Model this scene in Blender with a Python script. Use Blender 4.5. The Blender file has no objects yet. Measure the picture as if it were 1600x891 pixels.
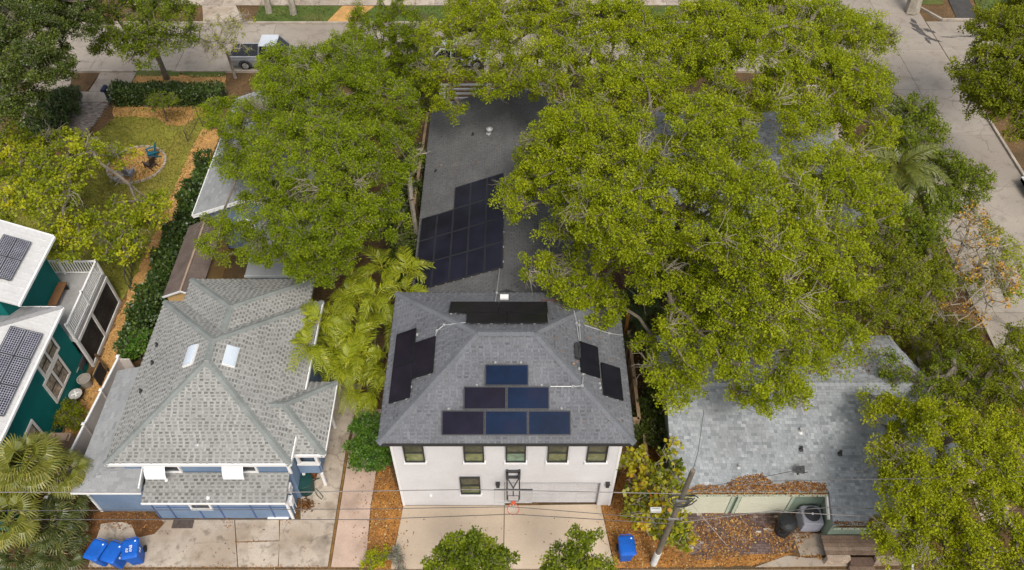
import bpy, bmesh, math, random
import numpy as np
from mathutils import Vector, Matrix, Quaternion
random.seed(7); RNG = np.random.default_rng(7)
SC = bpy.context.scene
COL = SC.collection
R = math.radians

# ------------------------------------------------------------------ camera, sky, sun, exposure
CAM_H, FPX, PITCH = 33.0, 1260.0, R(49)
cam = bpy.data.objects.new('camera', bpy.data.cameras.new('camera')); COL.objects.link(cam)
cam.location = (0, 0, CAM_H); cam.rotation_euler = (R(90) - PITCH, 0, 0)
cam.data.sensor_width = 36; cam.data.lens = 36 * FPX / 1600; cam.data.clip_end = 1500
SC.camera = cam
w = bpy.data.worlds.new('World'); SC.world = w; w.use_nodes = True
nt = w.node_tree; nt.nodes.clear()
sky = nt.nodes.new('ShaderNodeTexSky'); sky.sky_type = 'NISHITA'; sky.sun_disc = False
SUN_EL, SUN_AZ = R(56), R(162)          # azimuth clockwise from +Y
sky.sun_elevation = SUN_EL; sky.sun_rotation = SUN_AZ
sky.air_density = 1.0; sky.dust_density = 4.0; sky.ozone_density = 1.0
hs = nt.nodes.new('ShaderNodeHueSaturation'); hs.inputs['Saturation'].default_value = 0.45
bg = nt.nodes.new('ShaderNodeBackground'); bg.inputs['Strength'].default_value = 0.14
wo = nt.nodes.new('ShaderNodeOutputWorld')
nt.links.new(sky.outputs[0], hs.inputs['Color']); nt.links.new(hs.outputs[0], bg.inputs['Color']); nt.links.new(bg.outputs[0], wo.inputs['Surface'])
sl = bpy.data.lights.new('sun', 'SUN'); sl.energy = 1.55; sl.angle = R(18); sl.color = (1, .95, .87)
so = bpy.data.objects.new('sun', sl); COL.objects.link(so)
sd = Vector((math.sin(SUN_AZ) * math.cos(SUN_EL), math.cos(SUN_AZ) * math.cos(SUN_EL), math.sin(SUN_EL)))
so.rotation_euler = sd.to_track_quat('Z', 'Y').to_euler()
SC.view_settings.view_transform = 'Standard'; SC.view_settings.look = 'None'
SC.view_settings.exposure = 0.36; SC.view_settings.gamma = 1.0
SC.cycles.max_bounces = 6; SC.cycles.diffuse_bounces = 4; SC.cycles.transmission_bounces = 4; SC.cycles.glossy_bounces = 2
SC.cycles.use_adaptive_sampling = True; SC.cycles.use_denoising = True

# ------------------------------------------------------------------ survey helpers (photo pixel + height -> place in the world)
def g(px, py, z=0.0):
    u = (px - 800) / FPX; v = (445.5 - py) / FPX
    t = (CAM_H - z) / (math.sin(PITCH) - v * math.cos(PITCH))
    return Vector((u * t, (math.cos(PITCH) + v * math.sin(PITCH)) * t, z))
def mpp(px, py, z):                      # metres per photo pixel there
    v = (445.5 - py) / FPX
    return (CAM_H - z) / (math.sin(PITCH) - v * math.cos(PITCH)) / FPX
def gp(px, py, p0, n):                   # ... on a sloping plane
    u = (px - 800) / FPX; v = (445.5 - py) / FPX
    d = Vector((u, math.cos(PITCH) + v * math.sin(PITCH), -math.sin(PITCH) + v * math.cos(PITCH)))
    o = Vector((0, 0, CAM_H)); return o + d * ((p0 - o).dot(n) / d.dot(n))
def P(pts, z=0.0): return [g(a, b, z) for a, b in pts]

# ------------------------------------------------------------------ materials
MATS = {}
def ramp_node(nt, stops):
    r = nt.nodes.new('ShaderNodeValToRGB'); e = r.color_ramp.elements
    while len(e) > len(stops): e.remove(e[-1])
    while len(e) < len(stops): e.new(1.0)
    for i, (p, c) in enumerate(stops): e[i].position = p; e[i].color = (*c, 1)
    return r
def M(name, col, rough=.8, var=.18, scale=2.0, fine=25.0, fvar=.12, bump=0.0, bscale=60.0, metal=0.0, spec=.3, tint=None, stain=None, coat=0.0, crack=0.0):
    if name in MATS: return MATS[name]
    m = bpy.data.materials.new(name); m.use_nodes = True; nt = m.node_tree; L = nt.links.new
    b = nt.nodes['Principled BSDF']; b.inputs['Roughness'].default_value = rough; b.inputs['Metallic'].default_value = metal
    b.inputs['Specular IOR Level'].default_value = spec; b.inputs['Coat Weight'].default_value = coat
    geo = nt.nodes.new('ShaderNodeNewGeometry')
    def noise(s, d=4):
        n = nt.nodes.new('ShaderNodeTexNoise'); n.inputs['Scale'].default_value = s; n.inputs['Detail'].default_value = d
        L(geo.outputs['Position'], n.inputs['Vector']); return n
    if tint:
        at = nt.nodes.new('ShaderNodeAttribute'); at.attribute_name = 'tint'
        r = ramp_node(nt, tint); L(at.outputs['Fac'], r.inputs['Fac']); cur = r.outputs['Color']
    else:
        rgb = nt.nodes.new('ShaderNodeRGB'); rgb.outputs[0].default_value = (*col, 1); cur = rgb.outputs[0]
    for s, v in ((scale, var), (fine, fvar)):
        if v <= 0: continue
        n = noise(s); mr = nt.nodes.new('ShaderNodeMapRange')
        mr.inputs['From Min'].default_value = .3; mr.inputs['From Max'].default_value = .7
        mr.inputs['To Min'].default_value = 1 - v; mr.inputs['To Max'].default_value = 1 + v
        L(n.outputs['Fac'], mr.inputs['Value'])
        mx = nt.nodes.new('ShaderNodeVectorMath'); mx.operation = 'SCALE'
        L(cur, mx.inputs[0]); L(mr.outputs['Result'], mx.inputs['Scale']); cur = mx.outputs[0]
    for (sc, lo, hi, sc_col, amt) in (stain or []):
        n = noise(sc, 6); mr = nt.nodes.new('ShaderNodeMapRange')
        mr.inputs['From Min'].default_value = lo; mr.inputs['From Max'].default_value = hi; mr.inputs['To Max'].default_value = amt
        L(n.outputs['Fac'], mr.inputs['Value'])
        mx = nt.nodes.new('ShaderNodeMix'); mx.data_type = 'RGBA'; L(mr.outputs['Result'], mx.inputs['Factor'])
        L(cur, mx.inputs['A']); mx.inputs['B'].default_value = (*sc_col, 1); cur = mx.outputs['Result']
    if crack:                            # wandering hairline cracks, only in patches
        n = noise(.8, 5); ad = nt.nodes.new('ShaderNodeVectorMath'); ad.operation = 'MULTIPLY_ADD'; L(n.outputs['Color'], ad.inputs[0]); ad.inputs[1].default_value = (1.6,1.6,0); L(geo.outputs['Position'], ad.inputs[2])
        vo = nt.nodes.new('ShaderNodeTexVoronoi'); vo.feature = 'DISTANCE_TO_EDGE'; vo.inputs['Scale'].default_value = crack; L(ad.outputs[0], vo.inputs['Vector'])
        m1 = nt.nodes.new('ShaderNodeMapRange'); m1.inputs['From Min'].default_value = .004*crack/.3; m1.inputs['From Max'].default_value = .011*crack/.3; m1.inputs['To Min'].default_value = 1; m1.inputs['To Max'].default_value = 0; L(vo.outputs['Distance'], m1.inputs['Value'])
        n2 = noise(.22, 3); m2 = nt.nodes.new('ShaderNodeMapRange'); m2.inputs['From Min'].default_value = .46; m2.inputs['From Max'].default_value = .56; m2.inputs['To Max'].default_value = .38; L(n2.outputs['Fac'], m2.inputs['Value'])
        mu = nt.nodes.new('ShaderNodeMath'); mu.operation = 'MULTIPLY'; L(m1.outputs[0], mu.inputs[0]); L(m2.outputs[0], mu.inputs[1])
        mx = nt.nodes.new('ShaderNodeMix'); mx.data_type = 'RGBA'; L(mu.outputs[0], mx.inputs['Factor']); L(cur, mx.inputs['A']); mx.inputs['B'].default_value = (.09,.075,.06,1); cur = mx.outputs['Result']
    L(cur, b.inputs['Base Color'])
    if bump:
        n = noise(bscale, 5); bp = nt.nodes.new('ShaderNodeBump'); bp.inputs['Strength'].default_value = bump; bp.inputs['Distance'].default_value = .02
        L(n.outputs['Fac'], bp.inputs['Height']); L(bp.outputs['Normal'], b.inputs['Normal'])
    MATS[name] = m; return m
def leafmat(name, stops, trans=.32, gloss=.05):
    if name in MATS: return MATS[name]
    m = bpy.data.materials.new(name); m.use_nodes = True; nt = m.node_tree; L = nt.links.new; nt.nodes.clear()
    out = nt.nodes.new('ShaderNodeOutputMaterial')
    at = nt.nodes.new('ShaderNodeAttribute'); at.attribute_name = 'tint'
    r = ramp_node(nt, stops); L(at.outputs['Fac'], r.inputs['Fac'])
    d = nt.nodes.new('ShaderNodeBsdfDiffuse'); t = nt.nodes.new('ShaderNodeBsdfTranslucent'); gl = nt.nodes.new('ShaderNodeBsdfGlossy'); gl.inputs['Roughness'].default_value = .45
    a = nt.nodes.new('ShaderNodeMixShader'); a.inputs[0].default_value = trans
    b = nt.nodes.new('ShaderNodeMixShader'); b.inputs[0].default_value = gloss
    L(r.outputs[0], d.inputs[0]); L(r.outputs[0], t.inputs[0]); L(d.outputs[0], a.inputs[1]); L(t.outputs[0], a.inputs[2])
    L(a.outputs[0], b.inputs[1]); L(gl.outputs[0], b.inputs[2]); L(b.outputs[0], out.inputs[0])
    MATS[name] = m; return m

# ------------------------------------------------------------------ mesh builder
class MB:
    def __init__(s): s.v = []; s.f = []; s.t = []
    def face(s, pts, tint=.5):
        i = len(s.v); s.v += [tuple(p) for p in pts]; s.f.append(tuple(range(i, i + len(pts)))); s.t.append(tint)
    def mesh(s, pts, faces, tint=.5):
        i = len(s.v); s.v += [tuple(p) for p in pts]
        for f in faces: s.f.append(tuple(i + k for k in f)); s.t.append(tint)
        return s
    def box(s, x0, y0, z0, x1, y1, z1, tint=.5):
        p = [(x0,y0,z0),(x1,y0,z0),(x1,y1,z0),(x0,y1,z0),(x0,y0,z1),(x1,y0,z1),(x1,y1,z1),(x0,y1,z1)]
        return s.mesh(p, [(3,2,1,0),(4,5,6,7),(0,1,5,4),(1,2,6,5),(2,3,7,6),(3,0,4,7)], tint)
    def obox(s, c, u, v, n, tint=.5):        # centre and three half-axes
        c, u, v, n = Vector(c), Vector(u), Vector(v), Vector(n)
        p = [c-u-v-n, c+u-v-n, c+u+v-n, c-u+v-n, c-u-v+n, c+u-v+n, c+u+v+n, c-u+v+n]
        return s.mesh(p, [(3,2,1,0),(4,5,6,7),(0,1,5,4),(1,2,6,5),(2,3,7,6),(3,0,4,7)], tint)
    def bar(s, a, b, wd, h=None, up=(0,0,1), tint=.5):
        a, b = Vector(a), Vector(b); d = b - a; l = d.length
        if l < 1e-6: return s
        d /= l; up = Vector(up)
        if abs(d.dot(up)) > .98: up = Vector((0,1,0))
        sd = d.cross(up).normalized(); n = sd.cross(d)
        return s.obox((a+b)/2, d*l/2, sd*wd/2, n*(h or wd)/2, tint)
    def prism(s, pts, z0, z1, tint=.5):
        n = len(pts); ar = sum(pts[i][0]*pts[(i+1)%n][1]-pts[(i+1)%n][0]*pts[i][1] for i in range(n))
        if ar < 0: pts = pts[::-1]
        v = [(p[0],p[1],z0) for p in pts] + [(p[0],p[1],z1) for p in pts]
        return s.mesh(v, [tuple(range(n,2*n))] + [(i,(i+1)%n,n+(i+1)%n,n+i) for i in range(n)] + [tuple(range(n-1,-1,-1))], tint)
    def slab3(s, pts, thick, tint=.5):       # a sloping polygon with thickness below it
        pts = [Vector(p) for p in pts]; n = (pts[1]-pts[0]).cross(pts[2]-pts[0]).normalized()
        if n.z < 0: pts = pts[::-1]
        k = len(pts); v = pts + [p - Vector((0,0,thick)) for p in pts]
        return s.mesh(v, [tuple(range(k)), tuple(range(2*k-1,k-1,-1))] + [(i,k+i,k+(i+1)%k,(i+1)%k) for i in range(k)], tint)
    def tube(s, pts, r, n=6, tint=.5, cap=True):
        pts = [Vector(p) for p in pts]; rr = r if isinstance(r, (list,tuple)) else [r]*len(pts); base = len(s.v); last = None
        for i, p in enumerate(pts):
            d = (pts[min(i+1,len(pts)-1)] - pts[max(i-1,0)]).normalized()
            if last is None:
                a = Vector((0,0,1)) if abs(d.z) < .9 else Vector((1,0,0)); last = a
            u = (last - d*last.dot(d)).normalized(); last = u; v = d.cross(u)
            for k in range(n):
                t = 2*math.pi*k/n; s.v.append(tuple(p + (u*math.cos(t) + v*math.sin(t))*rr[i]))
        for i in range(len(pts)-1):
            for k in range(n):
                s.f.append((base+i*n+k, base+i*n+(k+1)%n, base+(i+1)*n+(k+1)%n, base+(i+1)*n+k)); s.t.append(tint)
        if cap:
            s.f.append(tuple(base+k for k in range(n-1,-1,-1))); s.t.append(tint)
            e = base+(len(pts)-1)*n; s.f.append(tuple(e+k for k in range(n))); s.t.append(tint)
        return s
    def lathe(s, prof, c=(0,0,0), n=16, tint=.5, sx=1, sy=1):   # prof: (radius, z)
        base = len(s.v)
        for r, z in prof:
            for k in range(n):
                t = 2*math.pi*k/n; s.v.append((c[0]+r*sx*math.cos(t), c[1]+r*sy*math.sin(t), c[2]+z))
        for i in range(len(prof)-1):
            for k in range(n):
                s.f.append((base+i*n+k, base+i*n+(k+1)%n, base+(i+1)*n+(k+1)%n, base+(i+1)*n+k)); s.t.append(tint)
        s.f.append(tuple(base+k for k in range(n-1,-1,-1))); s.t.append(tint)
        e = base+(len(prof)-1)*n; s.f.append(tuple(e+k for k in range(n))); s.t.append(tint); return s
    def loft(s, secs, tint=.5):              # rings of equal length, closed ends
        n = len(secs[0]); base = len(s.v)
        for q in secs: s.v += [tuple(p) for p in q]
        for i in range(len(secs)-1):
            for k in range(n):
                s.f.append((base+i*n+k, base+i*n+(k+1)%n, base+(i+1)*n+(k+1)%n, base+(i+1)*n+k)); s.t.append(tint)
        s.f.append(tuple(base+k for k in range(n-1,-1,-1))); s.t.append(tint)
        e = base+(len(secs)-1)*n; s.f.append(tuple(e+k for k in range(n))); s.t.append(tint); return s
    def data(s, name, mat, smooth=False, bevel=0):
        me = bpy.data.meshes.new(name); me.from_pydata(s.v, [], s.f)
        a = me.attributes.new('tint', 'FLOAT', 'FACE'); a.data.foreach_set('value', s.t)
        if smooth: me.polygons.foreach_set('use_smooth', [True]*len(s.f))
        if mat: me.materials.append(mat)
        if bevel:
            bm = bmesh.new(); bm.from_mesh(me); bmesh.ops.remove_doubles(bm, verts=bm.verts, dist=1e-4)
            bmesh.ops.bevel(bm, geom=bm.edges[:], offset=bevel, segments=2, affect='EDGES', clamp_overlap=True); bm.to_mesh(me); bm.free()
        me.update(); return me
def attach(o, parent):
    if parent is None: return
    o.parent = parent
    if parent.type == 'EMPTY': o.matrix_parent_inverse = Matrix.Translation(-parent.location)
def obj(name, mb, mat, parent=None, smooth=False, bevel=0, kind=None, label=None):
    me = mb if isinstance(mb, bpy.types.Mesh) else mb.data(name, mat, smooth, bevel)
    o = bpy.data.objects.new(name, me); COL.objects.link(o); attach(o, parent)
    if kind: o['kind'] = kind
    if label: o['label'] = label
    return o
def thing(name, label, cat, loc=(0,0,0), group=None):
    o = bpy.data.objects.new(name, None); COL.objects.link(o); o.location = loc; o.empty_display_size = .2
    o['label'] = label; o['category'] = cat
    if group: o['group'] = group
    return o
def tag(o, label, cat, group=None):
    o['label'] = label; o['category'] = cat
    if group: o['group'] = group
    return o
def dup(root, loc, rotz=0, label=None, group=None):
    c = root.copy(); COL.objects.link(c); c.location = loc; c.rotation_euler = (0,0,rotz)
    if label: c['label'] = label
    if group: c['group'] = group
    for ch in list(root.children):
        d = ch.copy(); COL.objects.link(d); d.parent = c
        for gch in list(ch.children):
            e = gch.copy(); COL.objects.link(e); e.parent = d
    return c
def inpoly(x, y, poly):
    r = np.zeros(len(x), bool); n = len(poly); j = n-1
    for i in range(n):
        xi, yi, xj, yj = poly[i][0], poly[i][1], poly[j][0], poly[j][1]
        c = ((yi > y) != (yj > y)) & (x < (xj-xi)*(y-yi)/(yj-yi+1e-12)+xi); r ^= c; j = i
    return r
def quads(name, V, tint, mat, parent=None, kind=None):     # V: (n,4,3) array of quads -> one mesh
    n = len(V); me = bpy.data.meshes.new(name)
    me.vertices.add(n*4); me.vertices.foreach_set('co', V.astype(np.float32).ravel())
    me.loops.add(n*4); me.loops.foreach_set('vertex_index', np.arange(n*4, dtype=np.int32))
    me.polygons.add(n); me.polygons.foreach_set('loop_start', np.arange(0, n*4, 4, dtype=np.int32))
    me.update(calc_edges=True)
    a = me.attributes.new('tint', 'FLOAT', 'FACE'); a.data.foreach_set('value', np.asarray(tint, np.float32))
    me.materials.append(mat)
    o = bpy.data.objects.new(name, me); COL.objects.link(o); attach(o, parent)
    if kind: o['kind'] = kind
    return o
def unit(a): return a / np.maximum(np.linalg.norm(a, axis=-1, keepdims=True), 1e-9)
def leafquads(pos, d, size, wid=.36):        # rhombic leaves: base at pos, pointing along d
    n = len(pos); r = RNG.normal(0,.62,(n,3)) + [0,0,1.]; s = unit(np.cross(d, r)); size = size[:,None]
    fold = np.cross(s, d) * size * .12
    return np.stack([pos, pos+d*size*.5+s*size*wid+fold, pos+d*size, pos+d*size*.5-s*size*wid+fold], 1)
def scatter(name, polys, density, size, mat, z=0.03, kind='stuff', tintm=.5, tints=.22, label=None, cat=None, clumpy=0, parent=None, zfun=None):
    out = []
    for poly in polys:
        xs = [p[0] for p in poly]; ys = [p[1] for p in poly]; A = (max(xs)-min(xs))*(max(ys)-min(ys)); n = int(A*density)
        x = RNG.uniform(min(xs), max(xs), n); y = RNG.uniform(min(ys), max(ys), n); k = inpoly(x, y, poly)
        if clumpy:
            f = np.sin(x*2.1+1.3*np.sin(y*1.7))*np.sin(y*2.6+1.1*np.sin(x*1.9+2)); k &= RNG.uniform(-1, 1, n) < f*1.4+clumpy
        out.append(np.stack([x[k], y[k], np.zeros(k.sum())], 1))
    pos = np.concatenate(out); n = len(pos); pos[:,2] = (zfun(pos) if zfun else 0) + z + RNG.uniform(0, .03, n)
    a = RNG.uniform(0, 6.283, n); d = unit(np.stack([np.cos(a), np.sin(a), RNG.normal(0,.25,n)], 1))
    s = unit(np.stack([-np.sin(a), np.cos(a), RNG.normal(0,.3,n)], 1)); L = (size*RNG.uniform(.6,1.3,n))[:,None]
    V = np.stack([pos, pos+d*L*.5+s*L*.33, pos+d*L, pos+d*L*.5-s*L*.33], 1)
    o = quads(name, V, np.clip(RNG.normal(tintm, tints, n), 0, 1), mat, parent, kind)
    if label: o['label'] = label
    if cat: o['category'] = cat
    return o
# ------------------------------------------------------------------ roofs
def clip_v(poly2, v):                    # u-interval of a convex polygon at height v
    us = []; n = len(poly2)
    for i in range(n):
        (u0, v0), (u1, v1) = poly2[i], poly2[(i+1) % n]
        if (v0 <= v < v1) or (v1 <= v < v0): us.append(u0 + (u1-u0)*(v-v0)/(v1-v0))
    return (min(us), max(us)) if len(us) >= 2 else None
def shingles(polys, style, mat, parent, row=.145, tabw=.30, name='shingle_course'):
    """overlapping shingle tabs laid row on row over sloping planes; one mesh of many small tilted tabs"""
    V = []; T = []
    for poly in polys:
        p = [Vector(q) for q in poly]; n = (p[1]-p[0]).cross(p[2]-p[0]).normalized()
        if n.z < 0: n = -n
        u = Vector((0,0,1)).cross(n).normalized(); v = n.cross(u); o = p[0]
        p2 = [((q-o).dot(u), (q-o).dot(v)) for q in p]; v0 = min(q[1] for q in p2); v1 = max(q[1] for q in p2)
        nr = int((v1-v0)/row)+1
        for r in range(nr):
            va = v0 + r*row; vb = min(va+row*1.25, v1); iv = clip_v(p2, min(va+row*.5, (va+v1)/2))
            if not iv: continue
            a, b = iv; x = a - ((r*.5 + (random.uniform(-.1,.1) if style in ('dash','soft') else random.random())) % 1.0)*tabw
            while x < b:
                if style in ('dash','soft'): wseg = [(tabw*.40*random.uniform(.85,1.15), 1), (tabw*.60*random.uniform(.9,1.1), 0)]
                else: wseg = [(tabw*random.uniform(.6,1.3), 1)]
                for ww, hi in wseg:
                    xa, xb = max(x, a), min(x+ww, b); x += ww
                    if xb - xa < .01: continue
                    g_ = .004; lift = (.034 if style == 'blend' else .022)*random.uniform(.6,1.2) if hi else .009
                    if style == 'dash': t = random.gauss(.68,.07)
                    elif style == 'soft': t = random.gauss(.56,.07)
                    elif style == 'blend': t = random.choice((.2,.34,.42,.48,.52,.57,.63,.75))+random.gauss(0,.05)
                    else: t = random.gauss(.5,.13)
                    lo = o + u*(xa+g_) + v*va; l2 = o + u*(xb-g_) + v*va; h2 = o + u*(xb-g_) + v*vb; h1 = o + u*(xa+g_) + v*vb
                    dz = n*lift
                    if hi: V.append((lo+dz, l2+dz, h2+n*.004, h1+n*.004)); T.append(t)
                    else:                # recessed tab: dark granule band, tinted to paint in the shadow below the teeth
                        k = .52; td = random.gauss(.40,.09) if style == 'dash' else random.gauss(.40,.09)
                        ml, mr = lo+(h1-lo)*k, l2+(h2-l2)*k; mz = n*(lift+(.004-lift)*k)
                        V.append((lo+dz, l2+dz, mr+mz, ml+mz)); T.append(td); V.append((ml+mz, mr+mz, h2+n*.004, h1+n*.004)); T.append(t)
                    V.append((lo-n*.002, l2-n*.002, l2+dz, lo+dz)); T.append(t*.25 if style == 'blend' else t)  # blend: asphalt edge tinted darker, painting in the shadow line under the course
    return quads(name, np.array(V), np.clip(T, 0, 1), mat, parent, 'stuff')
CAPM = {}
def ridge_caps(lines, mat, parent, key, step=.24, wid=.30, ang=.30):
    k = (key, ang)
    if k not in CAPM:
        m = MB(); h = wid/2; d = h*math.tan(ang); L = step*1.25
        top = [(0,-h,-d+.015),(0,0,.03),(0,h,-d+.015),(L,-h,-d-.005),(L,0,.008),(L,h,-d-.005)]
        bot = [(0,-h,-d-.03),(0,0,-.01),(0,h,-d-.03)]
        m.mesh(top+bot, [(0,1,4,3),(1,2,5,4),(6,7,1,0),(7,8,2,1)], .5)
        CAPM[k] = m.data('ridge_cap', mat)
    for a, b in lines:
        a, b = Vector(a), Vector(b); d = (b-a); L = d.length; d /= L
        up = (Vector((0,0,1)) - d*d.z).normalized(); s = up.cross(d); n = int(L/step)
        mw = Matrix((d, s, up)).transposed().to_4x4()
        for i in range(n):
            o = bpy.data.objects.new('ridge_cap', CAPM[k]); COL.objects.link(o); attach(o, parent)
            o.matrix_basis = Matrix.Translation(a + d*(i*step) + up*.02) @ mw
def hip(x0, x1, y0, y1, z, s):
    """faces, hip lines of a hipped roof over a rectangle"""
    W, D = x1-x0, y1-y0; r = min(W, D)/2; h = z + r*s
    A, B, C_, E_ = Vector((x0,y0,z)), Vector((x1,y0,z)), Vector((x1,y1,z)), Vector((x0,y1,z))
    if W >= D: p, q = Vector((x0+r,y0+r,h)), Vector((x1-r,y0+r,h)); F = [(A,B,q,p),(B,C_,q),(C_,E_,p,q),(E_,A,p)]; H = [(A,p),(B,q),(C_,q),(E_,p)]
    else: p, q = Vector((x0+r,y0+r,h)), Vector((x0+r,y1-r,h)); F = [(A,B,p),(B,C_,q,p),(C_,E_,q),(E_,A,p,q)]; H = [(A,p),(B,p),(C_,q),(E_,q)]
    if (q-p).length > .2: H.append((p,q))
    return F, H
def roof(parent, faces, hips, base_mat, sh_mat, cap_mat, style, thick=.16, row=.145, tabw=.30, key='c', skip=()):
    m = MB()
    for f in faces: m.slab3(f, thick)
    r = obj('roof', m, base_mat, parent)
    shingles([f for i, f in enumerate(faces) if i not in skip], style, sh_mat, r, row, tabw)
    if hips: ridge_caps(hips, cap_mat, r, key)
    return r
def walls(parent, x0, x1, y0, y1, z0, z1, mat, name='wall', t=.18):
    m = MB(); m.box(x0,y0,z0,x1,y0+t,z1); m.box(x0,y1-t,z0,x1,y1,z1); m.box(x0,y0+t,z0,x0+t,y1-t,z1); m.box(x1-t,y0+t,z0,x1,y1-t,z1)
    return obj(name, m, mat, parent)
def window(parent, c, wdt, hgt, axis, out, fmat, gmat, fw=.06, rail=True, sill=None, blind=None):
    """framed window on a wall; axis: 'x' faces +-y, 'y' faces +-x; out = outward sign"""
    c = Vector(c); U = Vector((1,0,0)) if axis == 'x' else Vector((0,1,0)); N = (Vector((0,1,0)) if axis == 'x' else Vector((1,0,0)))*out; Z = Vector((0,0,1))
    f = MB(); d = N*.05
    for sx in (-1,1): f.obox(c+U*sx*(wdt/2-fw/2)+d*.6, U*fw/2, Z*hgt/2, d)
    for sz in (-1,1): f.obox(c+Z*sz*(hgt/2-fw/2)+d*.6, U*(wdt/2-fw-.001), Z*fw/2, d*.98)
    if rail: f.obox(c+d*.5, U*(wdt/2-fw-.001), Z*fw*.35, d*.8)
    fo = obj('window', f, fmat, parent)
    if rail and hgt > 1.3:               # upper pane darker, lower paler over a blind: ground reflection painted in
        for s_, mm in ((1, MATS['window_glass_upper']), (-1, gmat)):
            p = MB(); p.obox(c+N*.015+Z*s_*(hgt/4-fw*.3), U*(wdt/2-fw*.6), Z*(hgt/4-fw*.3-.004), N*.008); obj('pane', p, mm, fo)
    else:
        p = MB(); p.obox(c+N*.015, U*(wdt/2-fw*.6), Z*(hgt/2-fw*.6), N*.008); obj('pane', p, gmat, fo)
    if sill:
        s_ = MB(); s_.obox(c-Z*(hgt/2+.05)+d, U*(wdt/2+.06), Z*.045, d*1.6); obj('sill', s_, sill, fo)
    return fo

# ------------------------------------------------------------------ trees
BARK = M('bark', (.15,.125,.095), .95, .3, 3, 30, .25, bump=.5)
BARKP = M('pale_bark', (.30,.265,.21), .95, .25, 3, 30, .2, bump=.3)
TWIGP = M('dry_twig', (.28,.245,.185), .95, .2, 3, 30, .2)
def seg_tubes(A, B, ra, rb, n=5):            # straight tapered limbs, one quad strip each
    d = unit(B-A); h = np.where(np.abs(d[:,2:3]) > .9, np.array([[1.,0,0]]), np.array([[0,0,1.]])); u = unit(np.cross(d, h)); v = np.cross(d, u)
    t = np.arange(n)*2*math.pi/n; c, s = np.cos(t), np.sin(t)
    ring = u[:,None,:]*c[None,:,None] + v[:,None,:]*s[None,:,None]
    a = A[:,None,:] + ring*ra[:,None,None]; b = B[:,None,:] + ring*rb[:,None,None]
    return np.stack([a, np.roll(a,-1,1), np.roll(b,-1,1), b], 2).reshape(-1,4,3)
LK, LS = 2.0, .72                        # leaves per clump and leaf size, over all trees
def lobes_px(L): return [(*g(px,py,z), r*mpp(px,py,z), r*mpp(px,py,z), r*mpp(px,py,z)*k) for px,py,z,r,k in L]
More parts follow.
